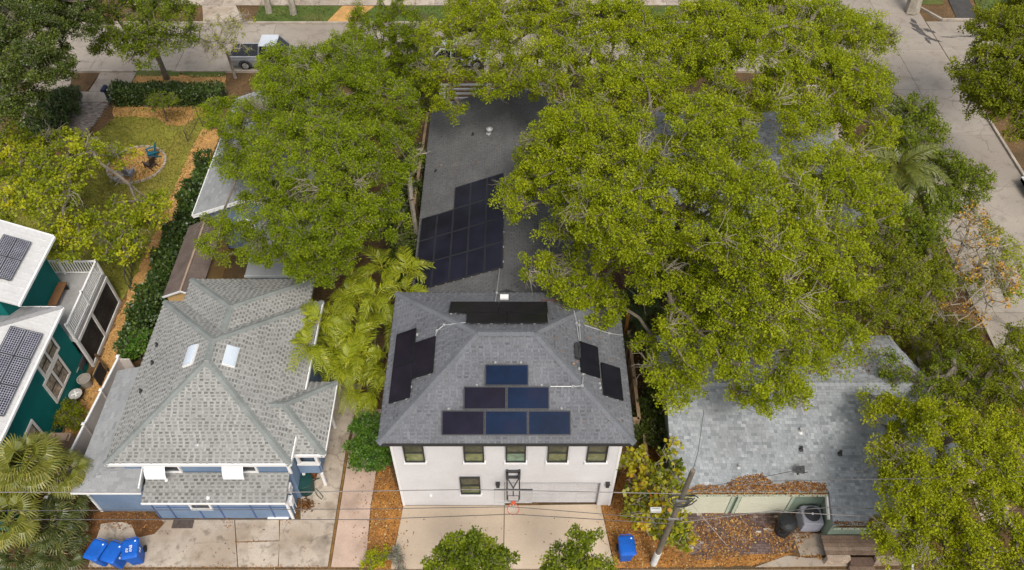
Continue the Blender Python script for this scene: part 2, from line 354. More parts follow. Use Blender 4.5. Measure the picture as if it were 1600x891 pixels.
def tree(name, label, base, lobes, leaf, lsize=.13, nleaf=200, spacing=.75, rc=.62, trunk_r=.28, bark=None, group=None, cat='tree', fork=.35, twigs=5, holes=.12, inner=.2, wid=.36, bare=0.0, low=-.25, tj=.075, droop=0., flat=.72, dead=0., twl=1.0, minr=.014):
    bark = bark or BARK; base = Vector(base); cl = []; wl = np.array([l[3]*l[4] for l in lobes]); wl = wl/wl.sum()
    LB = np.array(lobes); tot = sum(4*math.pi*l[3]*l[4]*.6 for l in lobes); N = int(tot/(spacing**2)*1.6)+12
    C_ = np.zeros((0,3)); phase = RNG.uniform(0,6,3)
    for i in range(N*3):
        l = LB[RNG.choice(len(lobes), p=wl)]; d = unit(RNG.normal(size=3))
        if d[2] < low: continue
        inn = RNG.random() < inner; rr = RNG.uniform(.3,.75) if inn else RNG.uniform(.84,1.06)
        p = l[:3] + d*l[3:]*rr
        if p[2] < base.z+.25: continue
        q = np.sqrt((((p-LB[:,:3])/LB[:,3:])**2).sum(1))
        if not inn and (q < .72).any(): continue
        if math.sin(p[0]*1.15+phase[0])*math.sin(p[1]*1.05+phase[1])*math.sin(p[2]*1.2+phase[2]) > 1-holes*3.2 - .0: continue
        if len(C_) and (np.linalg.norm((C_-p)*[1,1,1.2],axis=1) < spacing*(.6 if inn else .8)).any(): continue
        C_ = np.vstack([C_, p])
        if len(C_) >= N: break
    # limbs: trunk, then every clump joins the nearest limb point nearer the trunk
    b = np.array(base); top = np.array([l[:3] for l in lobes]).mean(0); zmin = min(l[2]-l[5] for l in lobes)
    fz = b[2] + (top[2]-b[2])*fork; f = b + (top-b)*np.array([.12,.12,0]); f[2] = fz
    nodes = [b, (b+f)/2 + RNG.normal(0,.04,3)*[1,1,0], f]; par = [-1,0,1]; dist = [0, .5, 1.0]
    order = np.argsort(np.linalg.norm(C_-f, axis=1)); tipn = []
    for i in order:
        p = C_[i]; NA = np.array(nodes[2:]); dd = np.linalg.norm(NA-p, axis=1) + .35*np.array(dist[2:]); j = int(np.argmin(dd))+2
        q = nodes[j]; L = np.linalg.norm(p-q); k = max(1, int(L/.9)); pj = j
        for s_ in range(1, k+1):
            t = s_/k; m_ = q+(p-q)*t
            if s_ < k: m_ = m_ + RNG.normal(0, .09*min(L,2), 3) + np.array([0,0,.10*L*math.sin(t*math.pi)])
            nodes.append(m_); par.append(pj); dist.append(dist[pj]+L/k); pj = len(nodes)-1
        tipn.append(pj)
    nodes = np.array(nodes); par = np.array(par); cnt = np.zeros(len(nodes)); cnt[tipn] = 1
    for i in range(len(nodes)-1, 0, -1): cnt[par[i]] += cnt[i]
    rad = trunk_r*np.maximum(cnt/cnt[0], 1e-6)**.42; rad = np.maximum(rad, minr); rad[0] *= 1.35
    ch = np.arange(1,len(nodes)); A = nodes[par[ch]]; B = nodes[ch]; ra = np.minimum(rad[par[ch]], rad[ch]*1.35); ra[:2] = rad[par[ch[:2]]]; rb = rad[ch]
    TV = [seg_tubes(A, B, ra, rb, 6)]
    # twigs
    nc = len(C_); k = twigs; ts = np.repeat(C_, k, 0); td = unit(RNG.normal(size=(nc*k,3))+[0,0,.25]); tl = RNG.uniform(.5,1.25,nc*k)[:,None]*rc*twl
    mid = ts+td*tl*.5+RNG.normal(0,.05,(nc*k,3)); end = ts+td*tl+RNG.normal(0,.08,(nc*k,3)) - np.array([0,0,droop])*tl
    TV += [seg_tubes(ts, mid, np.full(nc*k,.013), np.full(nc*k,.010), 3), seg_tubes(mid, end, np.full(nc*k,.010), np.full(nc*k,.004), 3)]
    TV = np.concatenate(TV)
    root = thing(name, label, cat, base, group)
    quads('trunk', TV, np.full(len(TV),.5), bark, root)
    if dead:                                 # pale bare sprays where clumps have died back
        q = C_[RNG.random(nc) < dead]; nq = len(q)*16
        if nq:
            s0 = np.repeat(q, 16, 0) + RNG.normal(0,.12,(nq,3)); main = np.repeat(unit(RNG.normal(size=(len(q),3))+[0,-.3,.5]), 16, 0)
            dv = unit(main + RNG.normal(0,.55,(nq,3))); l_ = RNG.uniform(.5,1.2,nq)[:,None]; m1 = s0+dv*l_*.45+RNG.normal(0,.05,(nq,3)); m2 = m1+unit(dv+RNG.normal(0,.4,(nq,3))-[0,0,.15])*l_*.35; m3 = m2+unit(dv+RNG.normal(0,.7,(nq,3))-[0,0,.3])*l_*.3
            DV = np.concatenate([seg_tubes(s0,m1,np.full(nq,.016),np.full(nq,.012),3), seg_tubes(m1,m2,np.full(nq,.012),np.full(nq,.008),3), seg_tubes(m2,m3,np.full(nq,.008),np.full(nq,.004),3)])
            quads('dead_twig', DV, np.full(len(DV),.5), TWIGP, root, 'stuff')
    # leaves
    keep = RNG.random(nc) >= bare; CC = C_[keep]; m = len(CC)
    if m:
        nl = np.maximum(4, (nleaf*LK*RNG.uniform(.55,1.3,m)).astype(int)); idx = np.repeat(np.arange(m), nl); n = len(idx)
        d = unit(RNG.normal(size=(n,3))); rr = np.cbrt(RNG.uniform(.02,1,n)); rcl = (rc*RNG.uniform(.75,1.25,m))[idx]
        sub = unit(RNG.normal(size=(m,7,3)))*RNG.uniform(.35,.95,(m,7,1)); pick = RNG.integers(0,7,n)   # little sprays inside a clump
        off = sub[idx,pick]*.75 + d*rr[:,None]*.42
        pos = CC[idx] + off*rcl[:,None]*[1,1,flat]
        ld = unit(off*.7 + RNG.normal(0,.55,(n,3)) + [0,0,.0-droop])
        t = .5 + RNG.normal(0,tj,m)[idx] + RNG.normal(0,.07,(m,7))[idx,pick] + RNG.normal(0,.12,n)
        quads('crown', leafquads(pos, ld, lsize*LS*RNG.uniform(.65,1.25,n), wid), np.clip(t,0,1), leaf, root)
    return root
FRM = {}
def feather_mesh(key, L, nl, ll, mat, rise=.9, fall=1.1, wl=.035):
    """one feather palm leaf lying along +X from the origin, arching up then down"""
    if key in FRM: return FRM[key]
    V = []; T = []; pts = []
    for i in range(13):
        t = i/12; pts.append(np.array([L*t*(1-.18*t), 0, L*(rise*t - fall*t*t)*.55]))
    A = np.array(pts[:-1]); B = np.array(pts[1:]); V.append(seg_tubes(A, B, np.linspace(.022,.006,12), np.linspace(.02,.004,12), 4)); T += [.9]*len(V[0])
    P_ = np.array(pts)
    for i in range(nl):
        t = .14 + .86*i/(nl-1); j = min(int(t*12), 11); q = P_[j]+(P_[j+1]-P_[j])*(t*12-j); tan = unit(P_[j+1]-P_[j])
        l = ll*(math.sin(min(1,(t+.12))*math.pi*.9)*.75+.35)*RNG.uniform(.85,1.12)
        for s_ in (-1,1):
            d = unit(np.array([0,s_,0])*(.95) + tan*(.55+.5*t) + np.array([0,0,.32]) + RNG.normal(0,.08,3)); m_ = q+d*l*.55; e = q+d*l*.9+np.array([0,0,-.30*l]); wv = tan*wl
            c = RNG.normal(.5,.14)
            V.append(np.array([[q-wv*.6, m_-wv, m_+wv, q+wv*.6],[m_-wv, e-wv*.1, e+wv*.1, m_+wv]])); T += [c, c+.08]
    V = np.concatenate(V); tmp = quads('frond_source', V, np.clip(T,0,1), mat); me = tmp.data; bpy.data.objects.remove(tmp); FRM[key] = me; return me
def fan_mesh(key, L, pet, nb, mat, dead=0):
    if key in FRM: return FRM[key]
    V = []; T = []; A = np.array([[0,0,0],[pet*.5,0,pet*.12]]); B = np.array([[pet*.5,0,pet*.12],[pet,0,pet*.12]])
    V.append(seg_tubes(A, B, np.array([.022,.018]), np.array([.018,.012]), 4)); T += [.6]*8; c0 = np.array([pet,0,pet*.12])
    for i in range(nb):
        a = (-1.9+3.8*i/(nb-1)); l = L*(1-.22*abs(a)/1.9)*RNG.uniform(.9,1.08); d = np.array([math.cos(a), math.sin(a), .10+.1*math.cos(a)]); s_ = np.array([-math.sin(a), math.cos(a), 0]); w_ = .034*L/.8
        m_ = c0+d*l*.55; e = c0+d*l*.85+np.array([0,0,-.14*l])*(1+RNG.random()); e2 = c0+d*l*.95+np.array([0,0,-.36*l])*(1+.4*RNG.random()); up = np.array([0,0,.02])
        t = RNG.normal(.5,.13)
        V.append(np.array([[c0-s_*.008, m_-s_*w_, m_+up, c0],[c0, m_+up, m_+s_*w_, c0+s_*.008],[m_-s_*w_, e-s_*w_*.45, e+s_*w_*.45, m_+s_*w_],[e-s_*w_*.4, e2, e2, e+s_*w_*.4]])); T += [t,t,t+.06,t+.28]
    V = np.concatenate(V); tmp = quads('frond_source', V, np.clip(T,0,1), mat); me = tmp.data; bpy.data.objects.remove(tmp); FRM[key] = me; return me
def palm(name, label, base, height, meshes, n, trunk_r, tiltrange, group=None, stems=1, spread=0., scale=1., lean=(0,0), trunk_mat=None, tbias=.5, cat='palm'):
    base = Vector(base); root = thing(name, label, cat, base, group); m = MB(); tops = []
    for k in range(stems):
        a = 6.283*k/max(stems,1)+.6; o = Vector((math.cos(a)*spread*.35, math.sin(a)*spread*.35, 0)) if stems > 1 else Vector()
        h = height*(1 if stems == 1 else random.uniform(.6,1.0)); t = base+o+Vector((math.cos(a)*spread*.65 if stems>1 else lean[0], math.sin(a)*spread*.65 if stems>1 else lean[1], h))
        m.tube([base+o, base+o+(t-base-o)*.5+Vector((.03,.02,0)), t], [trunk_r*1.25, trunk_r, trunk_r*.8], 8); tops.append(t)
    obj('trunk', m, trunk_mat or BARK, root)
    for i in range(n):
        t = tops[i % stems]; az = i*2.39996+random.uniform(-.3,.3); f = ((i//stems)+.5)/(n/stems)
        el = tiltrange[0] + (tiltrange[1]-tiltrange[0])*f**tbias + random.uniform(-.12,.12)
        o = bpy.data.objects.new('frond', meshes[i % len(meshes)]); COL.objects.link(o); attach(o, root)
        sc_ = scale*random.uniform(.8,1.1)
        o.matrix_basis = Matrix.Translation(t) @ Matrix.Rotation(az,4,'Z') @ Matrix.Rotation(-el,4,'Y') @ Matrix.Rotation(random.uniform(-.25,.25),4,'X') @ Matrix.Scale(sc_,4)
    return root
def hedge(name, label, path, wd, hgt, leaf, lsize, dens, cat='hedge', tj=.1, lump=.15, group=None):
    """clipped or shaggy hedge along a ground path: stems inside, leaves over its faces"""
    pts = [Vector((p[0],p[1],0)) for p in path]; root = thing(name, label, cat, pts[0], group); pos = []; nrm = []; m = MB()
    for a, b in zip(pts[:-1], pts[1:]):
        d = b-a; L = d.length; d /= L; s_ = Vector((-d.y, d.x, 0)); n = int(L*(wd+2*hgt)*dens)
        t = RNG.uniform(-.02,1.02,n); c = RNG.uniform(-1,1,n); face = RNG.random(n); lm = 1+lump*np.sin(t*L*2.3+1)+lump*.6*np.sin(t*L*5.1)
        o = np.zeros((n,3)); nn = np.zeros((n,3)); topm = face < (wd/(wd+2*hgt))+.12
        h = np.where(topm, hgt, hgt*RNG.uniform(.02,1,n)); off = np.where(topm, c*wd/2, np.sign(c)*wd/2)*lm
        da, sa = np.array(d), np.array(s_)
        o = np.array(a)+da*(t*L)[:,None]+sa*off[:,None]; o[:,2] = h*lm+RNG.normal(0,.05,n); o += RNG.normal(0,.06,(n,3)); o[:,2] = np.maximum(o[:,2], .03)
        nn = np.where(topm[:,None], np.array([0,0,1.]), sa*np.sign(c)[:,None]); pos.append(o); nrm.append(nn)
        for k in range(int(L/.5)+1):
            q = a+d*min(L, k*.5); m.tube([q, q+Vector((random.uniform(-.1,.1),random.uniform(-.1,.1),hgt*.9))], [.03,.015], 5)
        m.obox((a+b)/2+Vector((0,0,hgt*.42)), d*(L/2), s_*wd*.38, Vector((0,0,hgt*.42)))
    obj('stem', m, M('hedge_wood', (.03,.035,.015), .95), root)
    pos = np.concatenate(pos); nrm = np.concatenate(nrm); n = len(pos); ld = unit(nrm*.8+RNG.normal(0,.6,(n,3))+[0,0,.25])
    cl = .5+tj*np.sin(pos[:,0]*3.1)*np.sin(pos[:,1]*2.7+1)+RNG.normal(0,.13,n)
    quads('foliage', leafquads(pos, ld, lsize*RNG.uniform(.65,1.3,n), .36), np.clip(cl,0,1), leaf, root)
    return root
# ================================================================== THE GROUND
SOIL = M('leafy_soil', (.13,.075,.032), .95, .35, .6, 9, .4, bump=.6, bscale=30, stain=[(.35,.45,.7,(.07,.055,.03),.7)])
CONC = M('concrete', (.44,.385,.32), .9, .14, .9, 14, .09, bump=.12, tint=[(0,(.32,.27,.22)),(1,(.54,.46,.37))], stain=[(.45,.46,.68,(.27,.20,.135),.7),(1.1,.52,.70,(.20,.15,.10),.6),(3.1,.55,.72,(.12,.095,.07),.6)], crack=.45)
STREETM = M('street_concrete', (.4,.37,.33), .9, .10, .5, 10, .07, bump=.1, tint=[(0,(.295,.255,.21)),(1,(.37,.325,.27))], stain=[(.25,.48,.72,(.22,.18,.14),.6),(1.1,.54,.72,(.15,.125,.10),.5),(3.5,.6,.75,(.09,.08,.07),.5)], crack=.3)
JOINT = M('joint_dirt', (.11,.075,.04), .95, .3, 3)
PINK = M('pink_concrete', (.5,.37,.29), .9, .12, 1.1, 16, .08, bump=.1, tint=[(0,(.43,.31,.24)),(1,(.52,.385,.30))], stain=[(.9,.55,.75,(.28,.2,.15),.5)])
NEWC = M('new_concrete', (.52,.42,.31), .85, .07, .7, 14, .05, bump=.06, tint=[(0,(.47,.375,.275)),(1,(.55,.445,.33))], stain=[(.5,.5,.75,(.37,.28,.2),.45)])
MULCH = M('mulch', (.50,.28,.095), .95, .22, 1.4, 22, .35, bump=.8, bscale=40)
ORMULCH = M('orange_mulch', (.37,.165,.04), .95, .3, 1.4, 24, .45, bump=.8, bscale=40, stain=[(.9,.5,.7,(.15,.08,.035),.75)])
GRASS = M('lawn', (.215,.205,.03), .95, .3, .7, 18, .3, bump=.6, bscale=50, stain=[(.4,.48,.68,(.27,.20,.05),.6),(1.6,.5,.7,(.12,.16,.025),.5)])
DGRASS = M('verge_grass', (.075,.11,.02), .95, .3, .8, 18, .3, bump=.6, bscale=50, stain=[(.5,.48,.68,(.15,.11,.04),.6)])
KERB = M('kerb_concrete', (.36,.31,.25), .9, .25, 1.5)
BRICKP = M('path_brick', (.25,.2,.17), .9, .12, 2, tint=[(0,(.15,.115,.10)),(.5,(.25,.21,.18)),(1,(.36,.31,.27))])
PAVER = M('patio_paver', (.15,.1,.08), .9, .15, 2, tint=[(0,(.07,.045,.04)),(.5,(.12,.08,.07)),(.85,(.19,.14,.12)),(1,(.4,.36,.33))])
def flat(name, mb, mat, **k): 
    o = obj(name, mb, mat, **k); o['kind'] = o.get('kind', 'structure'); return o
m = MB(); m.face([(-300,-200,-.16),(300,-200,-.16),(300,400,-.16),(-300,400,-.16)]); flat('ground', m, SOIL)
# a finer sheet of soil across the block, hollowed where slabs are set
m = MB()
for i in range(-16, 16):
    for j in range(0, 18):
        x0, y0 = i*4, 8+j*4
        if y0 > 64: continue
        def hz(x, y): return -.03+.012*math.sin(x*.9)*math.sin(y*.8)
        m.face([(x0,y0,hz(x0,y0)),(x0+4,y0,hz(x0+4,y0)),(x0+4,y0+4,hz(x0+4,y0+4)),(x0,y0+4,hz(x0,y0+4))])
flat('soil', m, SOIL)

def slab_grid(name, x0, x1, y0, y1, nx, ny, z, mat, piece, gap=.025, base=JOINT):
    m = MB(); m.box(x0, y0, -.12, x1, y1, z-.035); st = flat(name, m, base)
    dx, dy = (x1-x0)/nx, (y1-y0)/ny
    for i in range(nx):
        for j in range(ny):
            s = MB(); a = random.uniform(.1,.9); s.box(x0+i*dx+gap/2, y0+j*dy+gap/2, z-.1, x0+(i+1)*dx-gap/2, y0+(j+1)*dy-gap/2, z+random.uniform(-.006,.006), a)
            obj(piece, s, mat, st)
    return st
slab_grid('street', -54, 24.55, 48.65, 54.75, 13, 2, .0, STREETM, 'street_slab')
slab_grid('cross_street', 24.6, 31.3, 12, 76, 2, 13, .002, STREETM, 'street_slab')
slab_grid('side_street', 31.35, 55, 48.2, 55.15, 4, 2, .001, STREETM, 'street_slab')
slab_grid('alley', -27, 27, 10.05, 13.05, 12, 1, -.004, STREETM, 'alley_slab')
slab_grid('far_sidewalk', -30, 24, 57.35, 58.9, 36, 1, .08, CONC, 'sidewalk_slab')
slab_grid('corner_sidewalk', 33, 60, 58.45, 60.2, 14, 1, .05, CONC, 'sidewalk_slab')
slab_grid('sidewalk', 20.3, 21.7, 15, 47, 1, 21, .03, CONC, 'sidewalk_slab')
TAR = M('tar_patch', (.085,.077,.07), .85, .3, 3)
m = MB()
for px, py, a, l, wd in ((1432,42,.9,1.4,.35),(1440,52,.7,1.8,.3),(1452,48,.4,1.0,.3),(1458,62,.3,1.3,.22),(1450,64,1.3,.9,.2),(1520,57,.02,3.2,.16),(1482,58,.05,1.2,.12),(1428,33,1.2,.8,.3)):
    c = g(px, py, .014); d = Vector((math.cos(a)*.6, -math.sin(a), 0)).normalized(); s = Vector((-d.y,d.x,0)); n = 9
    up = [c+d*(l*(k/n-.5))+s*1.5*wd*random.uniform(.25,.6)*math.sin(math.pi*(k+.4)/(n+.8)) for k in range(n+1)]; dn = [c+d*(l*(k/n-.5))-s*1.5*wd*random.uniform(.25,.6)*math.sin(math.pi*(k+.4)/(n+.8)) for k in range(n,-1,-1)]
    m.face(up+dn)
flat('tar_patches', m, TAR, kind='stuff')
# kerbs
def kerb(pts, name='kerb'):
    m = MB()
    for a, b in zip(pts[:-1], pts[1:]): m.bar((*a,.03), (*b,.03), .16, .22)
    flat(name, m, KERB)
kerb([(-54,54.84),(23.0,54.84),(24.4,56.2),(24.4,76)]); kerb([(-54,48.56),(-26.6,48.56)]); kerb([(-23.9,48.56),(22.6,48.56),(24.2,47.4),(24.5,46.2),(24.5,12)])
kerb([(31.4,76),(31.4,57.2),(32.6,55.3),(55,55.25)]); kerb([(31.4,12),(31.4,46.2),(32.6,48.05),(55,48.1)])
# verges, lawn, beds
def rough(poly, amp):
    if not amp: return poly
    out = []
    for (x0,y0),(x1,y1) in zip(poly, poly[1:]+poly[:1]):
        n = max(1, int(math.hypot(x1-x0,y1-y0)/.35))
        for k in range(n): t = k/n; out.append((x0+(x1-x0)*t+random.uniform(-amp,amp), y0+(y1-y0)*t+random.uniform(-amp,amp)))
    return out
def sheet(name, polys, mat, z, kind='structure', edge=.0):
    m = MB()
    for p in polys: m.prism(rough([(q[0],q[1]) for q in p], edge), z-.09, z)
    return flat(name, m, mat, kind=kind)
far_verge = [[(-15.8,54.93),(-14.6,54.93),(-14.0,57.3),(-19.3,57.3),(-19.6,54.93)][1:] , ]
sheet('far_verge', [[(-19.5,54.93),(-14.1,54.93),(-13.2,57.33),(-19.6,57.33)],[(-12.0,54.93),(22.9,54.93),(24.2,56.3),(24.2,57.33),(-10.6,57.33)]], DGRASS, .035)
sheet('dirt_path', [[(-14.05,54.93),(-12.05,54.93),(-10.65,57.33),(-13.15,57.33)]], MULCH, .03)
sheet('far_lawn', [[(-54,58.95),(24,58.95),(24,76),(-54,76)]], DGRASS, .0)
sheet('corner_lawn', [[(35.6,55.4),(55,55.4),(55,58.4),(36.2,58.4)],[(31.6,57.6),(33.6,57.6),(33.6,58.4),(31.6,58.4)]], DGRASS, .035)
m = MB(); m.prism([(-23.3,54.9),(-20.2,54.9),(-21.4,57.33),(-21.4,62),(-24.0,62),(-24.0,57.33)], -.08, .05, .75); flat('far_driveway', m, CONC)
m = MB(); m.prism([(33.8,55.35),(35.5,55.35),(36.1,62),(34.6,62)], -.08, .03, .2); flat('corner_driveway', m, M('asphalt',(.06,.056,.052),.9,.2,2,20,.2,bump=.3))
lawn_px = [(150,210),(195,172),(348,166),(322,212),(262,325),(205,448),(150,520),(60,430),(0,400),(-60,330),(40,235),(95,250)]
sheet('lawn', [P(lawn_px)], GRASS, .02, edge=.05)
LAWN = P(lawn_px)
bed1 = P([(176,166),(335,166),(331,180),(303,186),(290,196),(262,197),(246,184),(177,182)]); bed2 = P([(214,118.5),(352,118.5),(352,139),(203,139)]); bed3 = P([(131,117),(155,117),(136,143),(108,143)])
diag = P([(318,203),(350,203),(322,262),(262,400),(215,500),(176,600),(142,668),(118,705),(92,690),(148,585),(196,470),(247,353),(298,236)])
sheet('mulch_bed', [bed1, bed2], MULCH, .034, edge=.07); sheet('bare_earth', [bed3], SOIL, .03); sheet('mulch_path', [diag], MULCH, .03, edge=.09)
sheet('verge_turf', [P([(288,110),(352,110),(352,121),(300,122),(286,117)]), P([(214,111),(285,111),(280,120),(212,120)])], DGRASS, .045)
m = MB(); m.prism([q[:2] for q in P([(157,114),(213,114),(205,130),(148,130)])], -.08, .03, .25); s2 = MB(); s2.prism([q[:2] for q in P([(147,130.6),(204.6,130.6),(201,143),(139,143)])], -.08, .028, .15); s3 = MB(); s3.prism([q[:2] for q in P([(124,143.6),(200,143.6),(172,160),(114,160)])], -.08, .026, .2); s4 = MB(); s4.prism([q[:2] for q in P([(62,124),(114,116),(107,143),(96,160),(30,190),(20,160)])], -.08, .02, .35)
root = flat('front_walk', m, CONC)
for s in (s2, s3, s4): obj('walk_slab', s, CONC, root)
def paver_field(name, poly, bw, bh, mat, z, joint_mat, bias=0.):
    m = MB(); m.prism([(q[0],q[1]) for q in poly], -.08, z-.03); st = flat(name, m, joint_mat)
    p = MB(); xs = [q[0] for q in poly]; ys = [q[1] for q in poly]; r = 0; y = min(ys)
    while y < max(ys):
        x = min(xs) - (bw/2 if r % 2 else 0)
        while x < max(xs):
            if inpoly(np.array([x+bw/2]), np.array([y+bh/2]), poly)[0]:
                zz = z+random.uniform(-.006,.006); p.box(x+.006,y+.006,z-.05,x+bw-.006,y+bh-.006,zz,min(1,max(0,random.gauss(.45+bias,.25))))
            x += bw
        y += bh; r += 1
    obj('paver', p, mat, st, kind='stuff'); return st
paver_field('brick_path', P([(114,161),(171,161),(122,228),(55,228)]), .22, .11, BRICKP, .03, JOINT, .15)
PATIO = P([(1072,796),(1298,808),(1262,840),(1240,862),(1085,875),(1066,850)])
paver_field('paver_patio', PATIO, .23, .115, PAVER, .03, JOINT)
# back yard concrete
def slabs(name, items, mat, piece, z=.02, base=None):
    st = None
    for pts, t in items:
        q = [(a[0],a[1]) for a in (P(pts) if len(pts[0]) == 2 and max(abs(c) for c in pts[0]) > 60 else pts)]
        m = MB(); m.prism(q, -.09, z, t)
        if st is None: st = flat(name, m, mat)
        else: obj(piece, m, mat, st)
    return st
slabs('yard_concrete', [([(138,886),(160,812),(366,812),(371,886)],.55), ([(372.5,886),(370,848),(437,846),(434,886)],.8), ([(370,846.5),(367.5,812),(436,812),(436.5,844.5)],.75), ([(435.5,886),(438,812),(470,812),(470,770),(477,735),(530,600),(566,600),(541,700),(512,886)],.7)], CONC, 'concrete_slab')
slabs('pink_driveway', [([(517.5,886),(546,700),(560,640),(600,640),(592,700),(587,742),(579,792),(571,886)],.6)], PINK, 'concrete_slab')
slabs('garage_driveway', [([(611,889),(630.5,790.5),(787.5,790.5),(786,889)],.35), ([(787.2,889),(788.7,790.5),(938,788.5),(960,889)],.6)], NEWC, 'concrete_slab', .025)
slabs('rear_pad', [([(1238,834),(1292,834),(1303,862),(1336,862),(1337,868),(1250,868)],.35)], CONC, 'concrete_slab', .035)
slabs('alley_apron', [([(1230,868),(1262,872),(1372,868),(1385,884),(1180,886)],.3)], CONC, 'concrete_slab', .0)
om = [P([(588,742),(606,715),(612,735),(630,790),(611,888),(571.5,888),(580,792)]), P([(939,788),(955,785),(985,690),(1003,690),(1045,690),(1042,790),(1075,800),(1080,868),(1240,864),(1175,884),(962,888)])]
sheet('orange_mulch', om, ORMULCH, .012, edge=.05)
sheet('seam_mulch', [P([(513,886),(542,700),(545,700),(516.5,886)])], M('seam_litter',(.2,.11,.035),.95,.3,3,25,.4), .012)
# litter of leaves and chips
LIT = leafmat('fallen_leaves', [(0,(.09,.04,.015)),(.35,(.21,.09,.028)),(.62,(.38,.18,.045)),(.85,(.48,.29,.075)),(1,(.55,.44,.25))], .1, .03)
CHIP = leafmat('wood_chips', [(0,(.2,.10,.03)),(.5,(.46,.25,.08)),(1,(.68,.48,.23))], .05, .02)
scatter('fallen_leaves', om, 260, .085, LIT, .02)
pat = [(q[0],q[1]) for q in PATIO]
scatter('leaf_litter', [pat], 420, .085, LIT, .035, clumpy=-.05)
scatter('leaf_litter', [P([(1232,868),(1340,866),(1375,850),(1400,872),(1385,886),(1290,874)]), P([(1340,850),(1380,850),(1385,880),(1345,872)])], 320, .085, LIT, .035)
scatter('wood_chip', [diag, bed1, bed2], 150, .10, CHIP, .04)
yard = P([(215,812),(290,812),(285,835),(240,840),(200,828)]); sheet('dirt_patch', [P([(150,800),(235,802),(258,815),(240,836),(215,838),(205,820),(160,818),(140,860),(120,850)])], M('brown_dirt',(.13,.06,.022),.95,.3,1.5,25,.4,bump=.7), .026, edge=.09)
scatter('leaf_litter', [P([(110,790),(160,800),(235,802),(258,815),(240,836),(205,826),(150,830),(130,870),(60,880)])], 120, .08, LIT, .03, tintm=.3)
scatter('leaf_litter', [P([(1290,150),(1600,600),(1600,800),(1440,560),(1380,440)]) , P([(985,440),(1050,440),(1040,700),(985,700)]), P([(900,440),(1000,300),(1100,420),(1010,520)])], 60, .11, LIT, .0, tintm=.35)
scatter('leaf_litter', [P([(140,884),(512,884),(512,888),(140,889)]), P([(368,846),(436,844),(436,847),(372,850)]), P([(430,810),(462,810),(456,818),(436,822)]), P([(340,810),(365,810),(358,826),(350,824)])], 240, .06, LIT, .02, tintm=.4)
scatter('leaf_litter', [P([(512,700),(600,640),(600,742),(520,880)]), P([(640,800),(930,795),(950,885),(615,885)]), P([(160,815),(510,815),(510,884),(150,884)])], 2.2, .08, LIT, .03, tintm=.35)
GR = leafmat('grass_blades', [(0,(.12,.13,.015)),(.5,(.22,.215,.03)),(1,(.33,.26,.06))], .3, .03)
def blades(name, polys, dens, h, mat):
    out = []
    for poly in polys:
        xs = [p[0] for p in poly]; ys = [p[1] for p in poly]; n = int((max(xs)-min(xs))*(max(ys)-min(ys))*dens); x = RNG.uniform(min(xs),max(xs),n); y = RNG.uniform(min(ys),max(ys),n); k = inpoly(x,y,poly); out.append(np.stack([x[k],y[k],np.full(k.sum(),.02)],1))
    p = np.concatenate(out); n = len(p); d = unit(np.stack([RNG.normal(0,.5,n),RNG.normal(0,.5,n),np.ones(n)],1))
    quads(name, leafquads(p, d, h*RNG.uniform(.5,1.3,n), .2), np.clip(RNG.normal(.5,.22,n)+.15*np.sin(p[:,0]*1.3)*np.sin(p[:,1]*1.1),0,1), mat, None, 'stuff')
scatter('fallen_leaves', [P([(940,788),(960,889),(1010,889),(1000,780)]), P([(560,740),(586,742),(570,886),(545,886)]), P([(600,860),(640,800),(640,888)]), P([(930,790),(938,790),(958,886),(935,886)])], 16, .08, LIT, .035)
scatter('fallen_leaves', [P([(1040,860),(1240,862),(1260,885),(1040,889)]), P([(1238,834),(1303,834),(1310,866),(1250,866)])], 45, .08, LIT, .03, clumpy=-.2)
blades('grass', [LAWN], 150, .11, GR)
GR2 = leafmat('verge_blades', [(0,(.04,.065,.01)),(.6,(.08,.12,.02)),(1,(.17,.14,.05))], .3, .03)
blades('grass', [[(-19.5,55),(-14.3,55),(-13.4,57.2),(-19.5,57.2)],[(-11.8,55),(0,55),(0,57.2),(-10.6,57.2)],[(35.7,55.5),(50,55.5),(50,58.3),(36.2,58.3)]], 60, .12, GR2)
# fire pit circle: mulch ring with stone edging
fc = g(214,258); FR = 1.68
sheet('fire_circle', [[(fc.x+FR*math.cos(t*.2094),fc.y+FR*math.sin(t*.2094)) for t in range(30)]], MULCH, .045)
scatter('wood_chip', [[(fc.x+FR*.95*math.cos(t*.2094),fc.y+FR*.95*math.sin(t*.2094)) for t in range(30)]], 150, .10, CHIP, .05)
STONE = M('edging_stone', (.36,.3,.24), .9, .25, 3)
root = thing('stone_edging', 'ring of pale stones edging the round mulch circle on the lawn', 'edging', fc)
for k in range(30):
    a = k*.2094; s = MB(); s.obox((fc.x+FR*1.03*math.cos(a),fc.y+FR*1.03*math.sin(a),.06),(-math.sin(a)*.15,math.cos(a)*.15,0),(math.cos(a)*.07,math.sin(a)*.07,0),(0,0,random.uniform(.05,.08)))
    obj('stone', s, STONE, root, bevel=.015)
# ================================================================== BUILDINGS
WHITE = M('white_paint', (.78,.77,.75), .6, .04, 1, 12, .03)
STUC = M('white_siding', (.64,.625,.62), .8, .05, .8, 15, .04, stain=[(.55,.5,.75,(.52,.50,.48),.5)])
DKTRIM = M('dark_trim', (.035,.035,.035), .6, .1)
GALV = M('galvanised', (.42,.42,.41), .45, .1, 3, metal=.3)
GLASSG = M('window_glass', (.15,.165,.07), .12, .45, 1.1, 5, .3, spec=.6)  # greenery's reflection and pale blinds put into the base colour
M('window_glass_upper', (.075,.078,.045), .12, .4, 1.4, 6, .3, spec=.6)
GLASST = M('window_glass_pale', (.16,.24,.16), .12, .4, 1.1, 5, .3, spec=.6)
GLASSD = M('dark_glass', (.03,.035,.04), .08, .2, 2, spec=.6)
